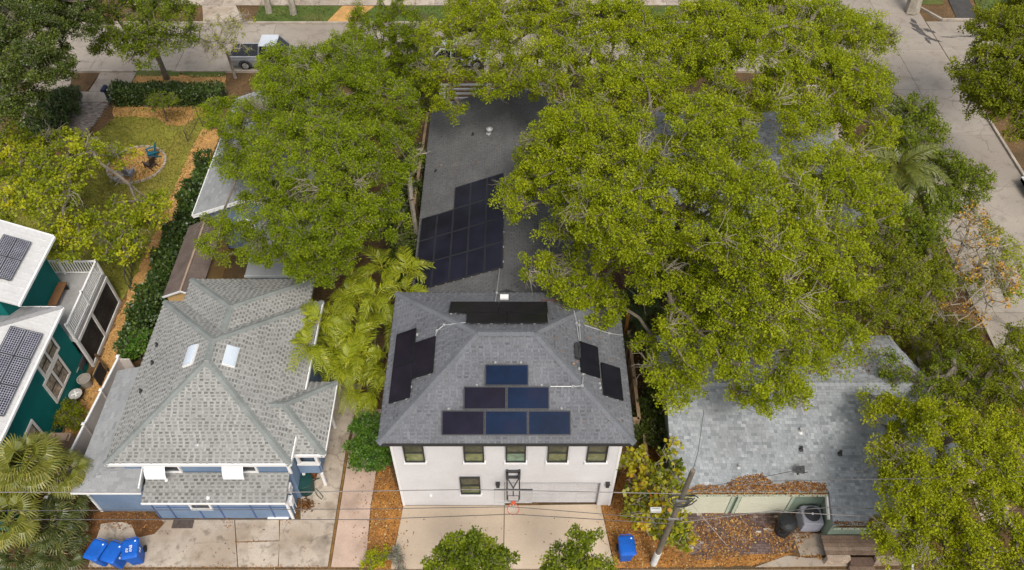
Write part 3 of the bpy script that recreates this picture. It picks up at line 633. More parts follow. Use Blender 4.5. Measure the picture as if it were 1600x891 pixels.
# ---- white garage house
FLATR = M('roof_deck_grey', (.09,.09,.095), .95)
SHG = M('grey_shingle', (.1,.1,.11), .95, .12, .9, 30, .15, tint=[(0,(.06,.062,.068)),(.5,(.135,.138,.148)),(1,(.21,.215,.228))], stain=[(.6,.5,.75,(.19,.19,.2),.35)])
CAPG = M('grey_cap_shingle', (.135,.14,.15), .95, .15, 1, 25, .2)
wh = thing('house', 'white two storey garage house with grey hipped roof carrying solar panels', 'house', (-.24,19.2,0))
Wx0, Wx1, Wy0, Wy1, Wz = -4.76, 4.29, 15.9, 22.6, 6.0
m = MB()
DX0, DX1, DZ = -.33, 3.72, 2.12
m.box(Wx0,Wy0,0,DX0,Wy0+.2,5.95); m.box(DX1,Wy0,0,Wx1,Wy0+.2,5.95); m.box(DX0,Wy0,DZ,DX1,Wy0+.2,5.95)
m.box(Wx0,Wy0+.2,0,Wx0+.2,Wy1-.2,5.95); m.box(Wx1-.2,Wy0+.2,0,Wx1,Wy1-.2,5.95); m.box(Wx0,Wy1-.2,0,Wx1,Wy1,5.95)
wall = obj('wall', m, STUC, wh)
m = MB()                                  # lap siding courses, a few mm proud
z = .25
holes = [(DX0,DX1,0,DZ)] ; wins = [((631+663)/2,4.62),(740.5,4.62),(806,4.62),(871.5,4.62),(933,4.62)]
wx = [g(px,708,4.6).x*1.0 for px,_ in wins]; WW = .80
rects = [(x-WW/2-.06,x+WW/2+.06,3.9,5.5) for x in wx]; lx = g(735,757,1.9).x; rects += [(lx-.47,lx+.47,1.05,2.78), (DX0-.06,DX1+.06,0,DZ+.05)]
while z < 5.9:
    cuts = sorted([(a,b) for a,b,c,d in rects if c < z+.17 and d > z]); x = Wx0
    for a, b in cuts+[(Wx1,Wx1)]:
        if a > x+.02:
            m.mesh([(x,Wy0-.014,z),(a,Wy0-.014,z),(a,Wy0-.003,z+.185),(x,Wy0-.003,z+.185),(x,Wy0,z),(a,Wy0,z)],[(0,1,2,3),(5,1,0,4)])
        x = max(x,b)
    z += .19
obj('siding', m, STUC, wall, kind='stuff')
for x in (Wx0+.04, Wx1-.04):
    m = MB(); m.box(x-.05,Wy0-.03,0,x+.05,Wy0,5.9); obj('corner_board', m, WHITE, wall)
for x in (-2.05+.9, 1.32):
    m = MB(); m.box(x-.012,Wy0-.022,3.0,x+.012,Wy0-.001,5.9); obj('joint_strip', m, STUC, wall)
for x in wx: window(wh, (x,Wy0-.01,4.68), WW, 1.42, 'x', -1, DKTRIM, GLASST if abs(x-wx[2])<.1 else GLASSG, .05, True, WHITE)
window(wh, (lx,Wy0-.01,1.92), .84, 1.45, 'x', -1, DKTRIM, GLASSG, .05, True, WHITE)
d = None
m = MB(); m.box(DX0,Wy0+.14,0,DX1,Wy0+.18,.02); gd = obj('garage_door', m, STUC, wh)
for k in range(5):
    q = MB(); q.box(DX0+.005,Wy0+.15,.02+k*.42,DX1-.005,Wy0+.185,.415+k*.42-.02)
    for j in range(4):
        x = DX0+.12+j*1.0; q.box(x,Wy0+.128,.09+k*.42,x+.84,Wy0+.1395,.36+k*.42)
    obj('panel', q, M('garage_leaf',(.56,.545,.54),.7,.05), gd)
q = MB(); q.box(DX0-.001,Wy0-.02,DZ-.03,DX1+.001,Wy0+.12,DZ-.001); q.box(DX1-.03,Wy0-.02,0,DX1-.001,Wy0+.12,DZ-.031); q.box(DX0+.001,Wy0-.02,0,DX0+.03,Wy0+.12,DZ-.031); obj('door_frame', q, M('reveal_shade_grey',(.30,.29,.285),.8), gd)  # grey strips lining the opening, put there to paint in the reveal's shade
for px in (949,778):
    x = g(px,758,2.0).x; q = MB(); q.box(x-.07,Wy0-.16,1.93,x+.07,Wy0-.005,2.18); q.box(x-.09,Wy0-.19,2.18,x+.09,Wy0-.004,2.21); q.box(x-.05,Wy0-.025,1.8,x+.05,Wy0-.003,1.93)
    obj('wall_lamp', q, DKTRIM, wh)
q = MB(); q.lathe([(.07,0),(.07,.06),(.02,.09)], (g(677,776).x,Wy0-.05,1.0), 10); obj('vent', q, WHITE, wh)
WS = .53
WF, WH = hip(-5.09,4.66,15.52,23.02,6.0,WS)
wr = roof(wh, WF, WH, FLATR, SHG, CAPG, 'soft', key='w', row=.145, tabw=.27)
q = MB()
for a, b in ((WF[0][0],WF[0][1]),(WF[1][0],WF[1][1]),(WF[2][0],WF[2][1]),(WF[3][0],WF[3][1])):
    a = a.copy(); b = b.copy(); q.bar(a+Vector((0,0,-.09)), b+Vector((0,0,-.09)), .05, .19)
obj('fascia', q, DKTRIM, wr)
# ---- dark single storey house behind
SHD = M('charcoal_shingle', (.05,.05,.05), .95, .12, .9, 30, .15, tint=[(0,(.065,.064,.064)),(.5,(.12,.118,.117)),(1,(.18,.178,.177))])
dh = thing('house', 'low charcoal roofed house running back behind the white garage house under the oaks', 'house', (-.3,33,0))
DZ0, DS = 3.0, .40
DL, DR, DY0, DY1 = -4.9, 4.3, 24.2, 40.2; DRX = -.25
A = Vector((DL,DY0,DZ0)); B = Vector((DRX,DY0,DZ0+DS*(DRX-DL))); C2 = Vector((DRX,DY1,B.z)); D2 = Vector((DL,DY1,DZ0)); E1 = Vector((DR,DY0,DZ0)); E2 = Vector((DR,DY1,DZ0))
DF = [(A,B,C2,D2),(B,E1,E2,C2)]
walls(dh, -4.5,3.9,24.5,39.7,0,2.95,STUC)
dr = roof(dh, DF, [(B,C2)], FLATR, SHD, SHD, 'soft', key='d', row=.14, tabw=.25)
q = MB(); q.slab3([(3.2,31.5,4.2),(6.4,30.6,4.2),(6.4,36.0,4.4),(3.2,36.4,4.4)],.15); obj('roof', q, M('dark_membrane',(.05,.048,.05),.9), dh)
DP0, DN = A, (B-A).cross(D2-A).normalized()
if DN.z < 0: DN = -DN
def vent_pipe(parent, p, mat, r=.06, h=.3, cap=False):
    q = MB(); q.lathe([(r*2.2,0),(r*1.4,.04),(r,.05),(r,h)]+([(r*1.9,h),(r*1.9,h+.08),(r*.5,h+.16)] if cap else []), p, 10); obj('vent_pipe', q, mat, parent)
vent_pipe(dr, gp(765,208,DP0,DN), GALV, .1, .22, True); vent_pipe(dr, gp(739,211,DP0,DN), DKTRIM, .05, .15); vent_pipe(dr, gp(681,268,DP0,DN), DKTRIM, .05, .15)
# patio cover of grey planks beside it
pc = thing('patio_cover', 'flat grey planked patio cover beside the charcoal roof', 'patio cover', g(852,395,0))
a0 = g(832,372,2.8); b0 = g(868,372,2.8); zc = 2.8
q = MB()
for x in (1.05,2.4):
    for y in (25.2,29.2): q.box(x-.05,y-.05,-.05,x+.05,y+.05,zc-.12)
obj('post', q, M('grey_timber',(.2,.19,.18),.9), pc)
PLK = M('grey_plank', (.24,.225,.21), .9, .15, 2, 20, .15, tint=[(0,(.18,.17,.16)),(1,(.30,.285,.27))])
for k in range(8):
    q = MB(); y = 25.0+k*.55; q.slab3([(.95,y,zc+.02),(2.55,y-.1,zc-.04),(2.55,y+.42,zc-.04),(.95,y+.52,zc+.02)],.08,random.random()); obj('plank', q, PLK, pc)
# reddish deck
REDW = M('red_deck', (.16,.085,.06), .9, .2, 2, 20, .2, tint=[(0,(.11,.055,.04)),(1,(.20,.12,.09))])
dk = thing('deck', 'reddish brown timber deck showing through the oak branches beside the grey patio cover', 'deck', (4.4,27,0))
for k in range(26):
    q = MB(); q.box(2.9+k*.15,24.2,.25,3.04+k*.15,29.8,.30,random.random()); obj('plank', q, REDW, dk)
q = MB(); q.box(2.9,24.25,-.05,6.79,24.35,.245); q.box(2.9,29.6,-.05,6.79,29.7,.245); obj('frame', q, REDW, dk)
# white slatted pergola in front of the charcoal house
pg = thing('pergola', 'white slatted pergola at the far end of the charcoal house', 'pergola', (-2.2,41.5,0))
pz = 2.6; pa = g(688,156,pz); pb = g(800,137,pz)
for k in range(5):
    y = pa.y-.3+(pb.y-pa.y+.6)*k/4; q = MB(); q.box(pa.x-.1,y-.03,pz-.06,.3+2.2,y+.03,pz+.06); obj('slat', q, WHITE, pg)
for x in (pa.x+.2, -1.6, 1.9):
    q = MB(); q.box(x-.05,pa.y-.3,pz-.2,x+.05,pb.y+.3,pz-.07); obj('beam', q, WHITE, pg)
    for y in (pa.y+.1, pb.y-.1):
        q = MB(); q.box(x-.07,y-.07,-.1,x+.07,y+.07,pz-.21); obj('post', q, WHITE, pg)
# ---- pale grey roofed house under the oak
SHP = M('pale_shingle', (.3,.3,.3), .95, .12, .8, 30, .12, tint=[(0,(.17,.187,.195)),(.4,(.275,.292,.30)),(.75,(.35,.367,.375)),(1,(.49,.503,.507))], stain=[(.5,.5,.74,(.17,.165,.15),.45)])
PALEB = M('roof_deck_pale', (.22,.22,.22), .95)
oh = thing('house', 'pale grey shingled house almost hidden beneath the spreading oaks', 'house', (12.2,35,0))
walls(oh, 6.4,18.4,30.6,39.6,0,2.95,M('tan_stucco',(.5,.42,.32),.85))
OF, OH = hip(5.9,18.9,30.1,40.1,3.0,.45); orf = roof(oh, OF, OH, PALEB, SHP, SHP, 'blend', key='o', row=.15, tabw=.26)
def roofz(pos, F):
    zz = np.full(len(pos), 1e9)
    for f in F:
        n = (f[1]-f[0]).cross(f[2]-f[0]).normalized(); n = n if n.z > 0 else -n
        zz = np.minimum(zz, f[0].z - (n.x*(pos[:,0]-f[0].x)+n.y*(pos[:,1]-f[0].y))/n.z)
    return zz
scatter('leaf_litter', [[(6,30.2),(18.8,30.2),(18.8,40),(6,40)]], 24, .10, LIT, .04, tintm=.4, clumpy=-.3, parent=orf, zfun=lambda p: roofz(p, OF))
scatter('leaf_litter', [[(DL+.2,DY0+1.5),(DR-.2,DY0+1.5),(DR-.2,DY1-.2),(DL+.2,DY1-.2)]], 1.6, .09, LIT, .04, tintm=.3, parent=dr, zfun=lambda p: roofz(p, DF))
scatter('leaf_litter', [[(1.0,16),(4.5,16),(4.5,22.9),(1.0,22.9)]], 2.2, .08, LIT, .04, tintm=.3, parent=wr, zfun=lambda p: roofz(p, WF))
# ---- mottled grey house at right
rh = thing('house', 'sage green house with mottled light grey shingle roof and leaf filled gutters at lower right', 'house', (13,18,0))
SAGE = M('sage_paint', (.23,.29,.22), .75, .1, 1.5, 15, .08); CREAM = M('cream_paint', (.60,.60,.47), .7, .05, 1, 12, .04); PSAGE = M('pale_sage_trim', (.42,.48,.37), .7, .08)
rz, rs = 2.7, .38; ry0 = 15.2; rrx = 19.4; rxh = 4.3
def RZ(y): return rz+(y-ry0)*rs
ridge_z = RZ(rrx)
LX, RX = 6.55, 20.2; by = 22.97
pL, pR = Vector((LX,rrx,ridge_z)), Vector((17.2,rrx,ridge_z))
fy = 14.0
f1 = (Vector((LX,ry0,rz)), Vector((12.9,ry0,rz)), Vector((12.9,rrx,ridge_z)), pL)
f2 = (Vector((12.9,fy,RZ(fy))), Vector((16.6,fy,RZ(fy))), pR, Vector((12.9,rrx,ridge_z)))
f3 = (Vector((16.6,fy,RZ(fy))), Vector((RX,18.0,rz-.3)), pR)
bz = ridge_z-(by-rrx)*rs
f4 = (Vector((17.6,by,bz)), Vector((LX,by,bz)), pL, pR)
f5 = (Vector((RX,18.0,rz-.3)), Vector((17.6,by,bz)), pR)
RF = [f1,f2,f3,f4,f5]
rr = roof(rh, RF, [(pL,pR),(Vector((17.6,by,bz)),pR)], PALEB, SHP, SHP, 'blend', key='r', row=.125, tabw=.175)
q = MB(); q.box(6.9,15.6,-.05,13.25,15.75,rz-.1); q.box(13.25,14.35,-.05,13.4,15.75,RZ(14.3)-.16); q.box(13.4,14.35,-.05,16.4,14.5,RZ(14.3)-.2); q.box(6.9,15.75,-.05,7.05,22.4,2.4); q.box(16.3,14.5,-.05,16.45,22.4,2.1); q.box(7.05,22.25,-.05,16.3,22.4,2.1); rw = obj('wall', q, SAGE, rh)
for k, (xa, xb) in enumerate(((g(1068,785,1).x, g(1139,785,1).x),(g(1154,785,1).x, g(1232,785,1).x))):
    q = MB(); q.box(xa,15.55,.0,xb,15.595,2.05); gdo = obj('garage_door', q, CREAM, rh)
    for j in range(4):
        s_ = MB(); s_.box(xa+.03,15.515,.03+j*.5,xb-.03,15.549,.51+j*.5); obj('panel', s_, CREAM, gdo)
    q = MB(); q.box(xa-.13,15.5,-.02,xa-.005,15.59,2.2); q.box(xb+.005,15.5,-.02,xb+.13,15.59,2.2); q.box(xa-.005,15.5,2.06,xb+.005,15.59,2.2); obj('door_frame', q, PSAGE, gdo)
q = MB(); q.bar((12.87,ry0,rz-.25),(12.87,14.3,RZ(14.2)-.3),.06,.2); obj('rake_board', q, WHITE, rh)
def gutter(parent, x0, x1, y, z, mat):
    q = MB(); q.box(x0,y-.13,z-.14,x1,y-.11,z); q.box(x0,y-.11,z-.14,x1,y-.005,z-.12); q.box(x0,y-.005,z-.14,x1,y+.0,z-.0); return obj('gutter', q, mat, parent)
g1 = gutter(rh, LX, 12.85, ry0-.02, rz-.02, PSAGE); g2 = gutter(rh, 12.92, 16.6, fy-.02, RZ(fy)-.03, PSAGE)
scatter('leaf_litter', [[(LX+.4,ry0-.14),(12.8,ry0-.14),(12.8,ry0+.28),(11.4,ry0+.38),(10.8,ry0+.2),(10.2,ry0+.65),(9.2,ry0+.5),(8.6,ry0+.18),(7.6,ry0+.25)]], 1500, .075, LIT, .0, tintm=.38, parent=g1, zfun=lambda p: np.where(p[:,1]<ry0, rz-.06, RZ(p[:,1])+.03))
scatter('leaf_litter', [[(12.95,fy-.13),(16.4,fy-.13),(16.4,fy+.1),(15.6,fy+.35),(15.2,fy+.12),(14.6,fy+.3),(14.2,fy+.06),(12.95,fy+.08)]], 1200, .075, LIT, .0, tintm=.34, parent=g2, zfun=lambda p: np.where(p[:,1]<fy, RZ(fy)-.07, RZ(p[:,1])+.03))
scatter('leaf_litter', [[(15.9,15.4),(16.9,15.4),(16.8,16.6),(16.0,16.4)],[(8,20),(17,20),(17,22.8),(8,22.8)]], 40, .09, LIT, .0, tintm=.36, clumpy=.0, parent=rr, zfun=lambda p: np.where(p[:,1]<rrx, RZ(p[:,1]), ridge_z-(p[:,1]-rrx)*rs)+.03)
n1 = (f1[1]-f1[0]).cross(f1[2]-f1[0]).normalized()
for px, py, mt, r in ((1251,674,GALV,.075),(1251,702,DKTRIM,.06),(1312,709,DKTRIM,.06),(1154,730,GALV,.05)): vent_pipe(rr, gp(px,py,f1[0],n1), mt, r, .2, r>.08)
q = MB(); a = gp(1246,742,f1[0],n1); q.tube([a, a+Vector((0,0,.5))], .03, 6); q.obox(a+Vector((0,0,.45)),(.16,0,.05),(0,.12,.06),(0,0,.015)); q.tube([a, gp(1262,738,f1[0],n1)+Vector((0,0,.02))], .02, 5); obj('roof_bracket', q, DKTRIM, rr)
q = MB(); q.box(11.2,15.53,1.35,11.4,15.6,1.6); q.box(10.9,15.45,1.95,11.9,15.59,2.0,.5); obj('meter_box', q, WHITE, rh)
for s_,x in enumerate((10.35,10.5,10.62)):
    q = MB(); q.tube([(x,15.57,.1),(x,15.57,1.2),(x+.1,15.57,1.5)],.025,6); obj('pipe', q, M('blue_grey_metal',(.16,.19,.22),.6), rh)
# timber platform and steps behind it
TIMB = M('weathered_timber', (.24,.17,.12), .9, .25, 2.5, 18, .25, tint=[(0,(.12,.075,.055)),(.5,(.24,.165,.115)),(1,(.40,.31,.235))])
dk = thing('deck', 'weathered grey brown timber deck with two steps below the mottled roof', 'deck', (14.7,13.6,0))
for k in range(5):
    q = MB(); q.box(12.98,14.3-(k+1)*.17,.5,16.6,14.3-k*.17-.012,.54,random.uniform(.3,.7)); obj('plank', q, TIMB, dk)
for k,(xa,xb,y0,y1,zt,t) in enumerate(((13.0,13.95,13.25,13.43,.56,1.),(15.0,16.55,13.22,13.42,.54,.85),(13.98,14.95,13.12,13.42,.36,.1),(13.95,14.98,12.8,13.1,.2,.35))):
    q = MB(); q.box(xa,y0,-.06,xb,y1,zt,t); obj('step' if k > 1 else 'plank', q, TIMB, dk)
q = MB(); q.tube([(16.5,13.42,.55),(16.55,12.95,.12),(16.6,12.7,.02)],.05,6); obj('brace', q, M('pale_pipe',(.5,.5,.48),.6), dk)

# ---- blue house
BLUE = M('blue_paint', (.165,.235,.345), .7, .10, 1.2, 12, .06, stain=[(1.2,.52,.75,(.22,.29,.38),.5)]); 
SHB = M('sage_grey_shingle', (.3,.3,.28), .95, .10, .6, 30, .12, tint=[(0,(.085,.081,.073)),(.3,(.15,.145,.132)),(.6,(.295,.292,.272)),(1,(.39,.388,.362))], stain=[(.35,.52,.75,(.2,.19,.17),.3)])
SHL = M('light_grey_shingle', (.3,.3,.3), .95, .10, .6, 30, .12, tint=[(0,(.20,.205,.205)),(.5,(.29,.295,.295)),(1,(.37,.375,.37))])
CAPB = M('greenish_cap_shingle', (.205,.22,.205), .95, .16, 1.3, 25, .15)
bh = thing('house', 'blue house with pale sage grey hipped shingle roof and white window awnings', 'house', (-12.5,19.5,0))
bz, bs = 3.7, .52
BX0, BX1, BY0, BY1 = -16.45, -8.93, 15.88, 24.45
BF, BH = hip(BX0,BX1,BY0,BY1,bz,bs)
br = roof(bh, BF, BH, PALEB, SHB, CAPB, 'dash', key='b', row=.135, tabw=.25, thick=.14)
BF2, BH2 = hip(-15.55,-9.55,21.6,25.85,bz,bs)
# rear wing: ridge runs front to back into the main roof
k_ = -12.55; hz_ = bz+3.0*bs; pk = Vector((k_,22.85,hz_)); fr = Vector((k_,20.6,hz_))
a_, b_ = Vector((-15.55,25.85,bz)), Vector((-9.55,25.85,bz)); c_, d_ = Vector((-15.55,20.6,bz)), Vector((-9.55,20.6,bz))
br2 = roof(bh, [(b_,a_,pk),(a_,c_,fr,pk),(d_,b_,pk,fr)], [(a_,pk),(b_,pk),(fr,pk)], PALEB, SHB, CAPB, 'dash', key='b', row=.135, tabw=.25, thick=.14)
# side porch wing, hipped
cxr = -7.72; yf, yb = 16.5, 20.1; hw = (yb-yf)/2; pz_ = 3.36; pk = Vector((cxr-hw,(yf+yb)/2,pz_+hw*.56)); inn = Vector((cxr-hw-2.2,(yf+yb)/2,pz_+hw*.56))
ws = [(Vector((-10.2,yf,pz_)),Vector((cxr,yf,pz_)),pk,inn),(Vector((cxr,yf,pz_)),Vector((cxr,yb,pz_)),pk),(Vector((cxr,yb,pz_)),Vector((-10.2,yb,pz_)),inn,pk)]
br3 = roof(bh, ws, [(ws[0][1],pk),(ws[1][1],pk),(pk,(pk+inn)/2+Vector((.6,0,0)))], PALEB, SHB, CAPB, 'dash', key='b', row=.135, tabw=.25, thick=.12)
walls(bh, -16.1,-9.25,16.25,24.1,0,bz-.05,BLUE); walls(bh, -15.2,-9.9,24.1,25.5,0,bz-.06,BLUE)
lw = MB(); lw.box(-15.15,15.3,0,-9.45,15.45,2.1); lw.box(-9.6,15.45,0,-9.45,16.25,2.1); lw.box(-17.85,15.62,0,-15.15,15.75,2.2); lw.box(-17.85,15.75,0,-17.7,21.2,2.2); obj('wall', lw, BLUE, bh)
sk = [(Vector((-15.25,14.98,2.12)),Vector((-9.3,14.98,2.12)),Vector((-9.3,16.2,2.42)),Vector((-15.25,16.2,2.42)))]
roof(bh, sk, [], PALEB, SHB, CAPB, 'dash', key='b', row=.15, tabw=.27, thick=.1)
le = [(Vector((-18.2,21.45,2.3)),Vector((-18.2,15.35,2.3)),Vector((-16.15,16.75,2.85)),Vector((-16.15,21.45,2.85))),(Vector((-18.2,15.35,2.3)),Vector((-15.3,15.35,2.3)),Vector((-15.3,16.2,2.62)),Vector((-16.15,16.75,2.85)))]
roof(bh, le, [], PALEB, SHL, SHL, 'plain', key='l', row=.15, tabw=.34, thick=.1)
q = MB()
for a, b in ((BF[0][0],BF[0][1]),(BF[1][0],BF[1][1])): q.bar(a+Vector((0,0,-.05)), b+Vector((0,0,-.05)), .06, .16)
q.bar(sk[0][0]+Vector((0,-.02,-.05)),sk[0][1]+Vector((0,-.02,-.05)),.05,.1); q.bar(le[1][0]+Vector((0,-.02,-.05)),le[1][1]+Vector((0,-.02,-.05)),.05,.1); q.bar((-15.27,15.35,2.66),(-15.27,16.2,2.9),.05,.06)
q.bar((-10.0,yf-.02,pz_-.05),(cxr,yf-.02,pz_-.05),.06,.16); q.bar((cxr+.02,yf,pz_-.05),(cxr+.02,yb,pz_-.05),.05,.1)
obj('fascia', q, WHITE, bh)
# battens on the lower wall, windows, awnings
q = MB()
for px in (243,268,312,345,395,425): x = g(px,795,.8).x; q.box(x-.03,15.275,.02,x+.03,15.299,2.05)
q.box(-15.1,15.28,1.02,-9.5,15.297,1.07); obj('batten', q, M('blue_batten',(.08,.12,.25),.7), bh)
window(bh, (g(316,789,1.1).x,15.3,1.22), .92, .62, 'x', -1, WHITE, GLASSD, .08, False)
q = MB(); x = g(435,808,.1).x; q.box(x-.45,15.22,.03,x+.45,15.298,.13); obj('threshold', q, WHITE, bh)
AWN = M('white_awning', (.80,.81,.82), .55, .04, 2)
for px in (246,367):
    x = g(px,737,3.0).x; w_ = .78/2+.04
    window(bh, (x+.3,16.25,2.95), 1.0, 1.05, 'x', -1, WHITE, GLASSD, .08, True)
    a = MB(); prof = [(16.24-.62*math.sin(t*1.35),3.52-.78*(1-math.cos(t*1.35))) for t in [k/7 for k in range(8)]]
    for (ya,za),(yb_,zb) in zip(prof[:-1],prof[1:]): a.slab3([(x-w_,ya,za),(x+w_,ya,za),(x+w_,yb_,zb),(x-w_,yb_,zb)],.025)
    obj('awning', a, AWN, bh)
# upper corner boards, porch parapet and posts
for bx in ((-9.33,16.2,2.3,-9.2,16.27,3.6),(-9.52,15.24,0,-9.41,15.31,2.05),(-17.9,15.58,0,-17.8,15.64,2.15)):
    q = MB(); q.box(*bx); obj('corner_board', q, WHITE, bh)
py_ = 16.85
q = MB(); q.box(-9.2,py_,1.15,-8.3,py_+.1,1.85); q.box(-8.35,py_+.1,1.15,-8.25,19.8,1.85); q.box(-9.2,py_+.1,1.05,-8.3,19.8,1.148); obj('parapet', q, BLUE, bh)
q = MB(); q.box(-9.2,py_-.03,1.852,-8.22,py_+.13,1.92); obj('rail_cap', q, WHITE, bh)
for (x,y) in ((-8.3,py_+.03),(-8.3,19.8),(-9.1,py_+.05)):
    q = MB(); q.box(x-.06,y-.05,1.93,x+.06,y+.07,3.25); q.box(x-.06,y-.05,0,x+.06,y+.06,1.04); obj('post', q, WHITE, bh)
for (px,py,z,n_) in ((450,762,1.9,0),(455,782,1.3,1)):
    p = g(px,py,z); q = MB(); q.box(-9.44,p.y-.14,z-.25,-9.26,p.y+.14,z+.2); q.tube([(-9.38,p.y,z-.25),(-9.4,p.y,.1)],.025,6); obj('meter_box', q, M('meter_white',(.66,.66,.66),.6), bh)
def skylight(px, py, pl, u, v):
    n = (pl[1]-pl[0]).cross(pl[2]-pl[0]).normalized(); n = n if n.z > 0 else -n; c = gp(px,py,pl[0],n); e = Vector((0,0,1)).cross(n).normalized(); s_ = n.cross(e)
    q = MB(); q.obox(c+n*.05, e*u, s_*v, n*.05); o = obj('skylight', q, WHITE, br)
    q = MB()
    for k in range(6):
        t0, t1 = k/6*math.pi, (k+1)/6*math.pi
        q.face([c+n*(.1+.05*math.sin(t0))+s_*(-v*.96*math.cos(t0))-e*u*.95, c+n*(.1+.05*math.sin(t0))+s_*(-v*.96*math.cos(t0))+e*u*.95, c+n*(.1+.05*math.sin(t1))+s_*(-v*.96*math.cos(t1))+e*u*.95, c+n*(.1+.05*math.sin(t1))+s_*(-v*.96*math.cos(t1))-e*u*.95])
    obj('pane', q, M('skylight_dome',(.56,.62,.68),.2,.03,1), o, smooth=True)
skylight(299,557,BF[3],.52,.26); skylight(360,558,BF[1],.50,.27)
n3 = (BF[3][1]-BF[3][0]).cross(BF[3][2]-BF[3][0]).normalized(); n3 = n3 if n3.z > 0 else -n3; n0 = (BF[0][1]-BF[0][0]).cross(BF[0][2]-BF[0][0]).normalized()
for px,py in ((246,540),(239,568),(221,612)): vent_pipe(br, gp(px,py,BF[3][0],n3), DKTRIM, .05, .2)
vent_pipe(br, gp(308,694,BF[0][0],n0), GALV, .05, .22); vent_pipe(br, gp(260,750,sk[0][0],Vector((0,-.24,1)).normalized()), WHITE, .04, .1); vent_pipe(br, gp(325,778,sk[0][0],Vector((0,-.24,1)).normalized()), WHITE, .04, .1)
# ---- house behind the tree: pale roof, blue gable
kh = thing('house', 'blue gabled cottage with light grey roof half hidden behind the leafy tree', 'house', (-13.8,35,0))
e0 = g(301,337,2.9); e1 = g(378,222,2.9); ap = g(424,296,4.3); kx = e0.x; ky0 = e0.y; ridge_x = kx+3.2; rzk = 2.9+3.2*.38; KY1 = 41.5
KF = [(Vector((kx,ky0,2.9)),Vector((ridge_x,ky0,rzk)),Vector((ridge_x,KY1,rzk)),Vector((kx,KY1,2.9))),(Vector((ridge_x,ky0,rzk)),Vector((ridge_x+3.2,ky0,2.9)),Vector((ridge_x+3.2,KY1,2.9)),Vector((ridge_x,KY1,rzk)))]
kr = roof(kh, KF, [(Vector((ridge_x,ky0,rzk)),Vector((ridge_x,KY1,rzk)))], PALEB, SHL, SHL, 'plain', key='l', row=.15, tabw=.34)
q = MB(); yy = ky0+.35; q.prism([(kx+.3,yy),(ridge_x+2.9,yy),(ridge_x+2.9,KY1-.4),(kx+.3,KY1-.4)],0,2.8); q.mesh([(kx+.3,yy,2.8),(ridge_x+2.9,yy,2.8),(ridge_x,yy,rzk-.2)],[(0,1,2)]); obj('wall', q, BLUE, kh)
q = MB(); q.bar((kx,ky0-.03,2.85),(ridge_x,ky0-.03,rzk-.05),.05,.2); q.bar((ridge_x,ky0-.03,rzk-.05),(ridge_x+3.2,ky0-.03,2.85),.05,.2); q.bar((kx-.03,ky0,2.86),(kx-.03,KY1,2.86),.05,.16); obj('rake_board', q, WHITE, kh)
window(kh, (ridge_x-.6,yy,1.7), .9, 1.2, 'x', -1, WHITE, GLASSD, .08, True)
q = MB(); q.slab3([(-13.6,27.3,2.35),(-10.6,27.3,2.35),(-10.6,ky0+.3,2.6),(-13.6,ky0+.3,2.6)],.1); obj('roof', q, SHL, kh); q = MB(); q.box(-13.4,27.5,0,-10.8,27.62,2.2); obj('wall', q, BLUE, kh)
q = MB(); q.box(-13.62,27.22,2.22,-10.58,27.29,2.36); obj('fascia', q, M('grey_fascia',(.4,.42,.42),.7), kh)
# ---- brown roofed shed
sh = thing('shed', 'small tan shed with faded brown gable roof behind the blue house', 'shed', g(285,455))
s0 = g(254,464,2.0); s1 = g(303,464,2.0); sr = g(297,440,2.5); sy0, sy1 = s0.y, 31.2; sx0, sx1 = s0.x, s0.x+1.75; srx = (sx0+sx1)/2+.15
BRN = M('brown_roofing', (.13,.10,.085), .95, .2, 1.5, 20, .2)
q = MB(); q.slab3([(sx0,sy0,2.0),(srx,sy0,2.45),(srx,sy1,2.45),(sx0,sy1,2.0)],.06); q.slab3([(srx,sy0,2.45),(sx1+.1,sy0,2.0),(sx1+.1,sy1,2.0),(srx,sy1,2.45)],.06); sro = obj('roof', q, BRN, sh)
q = MB(); q.bar((srx,sy0,2.47),(srx,sy1,2.47),.1,.03); obj('ridge_strip', q, M('tan_strip',(.33,.24,.17),.9), sro)
q = MB(); q.prism([(sx0+.12,sy0+.15),(sx1-.02,sy0+.15),(sx1-.02,sy1-.1),(sx0+.12,sy1-.1)],0,1.93); q.mesh([(sx0+.12,sy0+.15,1.93),(sx1-.02,sy0+.15,1.93),(srx,sy0+.15,2.36)],[(0,1,2)]); obj('wall', q, M('tan_paint',(.62,.40,.17),.8,.06), sh)
q = MB(); q.bar((sx0,sy0-.02,1.98),(srx,sy0-.02,2.43),.04,.1); q.bar((srx,sy0-.02,2.43),(sx1+.1,sy0-.02,1.98),.04,.1); obj('rake_board', q, WHITE, sh)
# ---- teal house
TEAL = M('teal_paint', (.0,.135,.125), .7, .10, 1.0, 14, .06); TIN = M('white_metal_roof', (.57,.56,.545), .5, .08, .8, 8, .06, stain=[(.8,.55,.75,(.45,.43,.4),.5)]); TIND = M('grey_metal_roof', (.36,.35,.35), .5, .12, .9, 8, .1)
th = thing('house', 'teal house with white metal roofs, raised railed deck and dark screened porch', 'house', (-23,21,0))
ux, uz = -21.9, 5.5; us = .5
uf = (Vector((ux,22.75,uz)),Vector((ux,27.0,uz)),Vector((ux-6,27.0,uz+6*us)),Vector((ux-6,22.75,uz+6*us)))
lx_, lz = -20.78, 4.25; ls = .5; ly1 = 23.65
lf = (Vector((lx_,14.0,lz)),Vector((lx_,ly1,lz)),Vector((lx_-5,ly1-5,lz+5*ls)),Vector((lx_-5,14.0,lz+5*ls))); lb = (Vector((lx_,ly1,lz)),Vector((lx_-5.5,ly1,lz)),Vector((lx_-5.5,ly1-5,lz+5*ls)),Vector((lx_-5,ly1-5,lz+5*ls)))
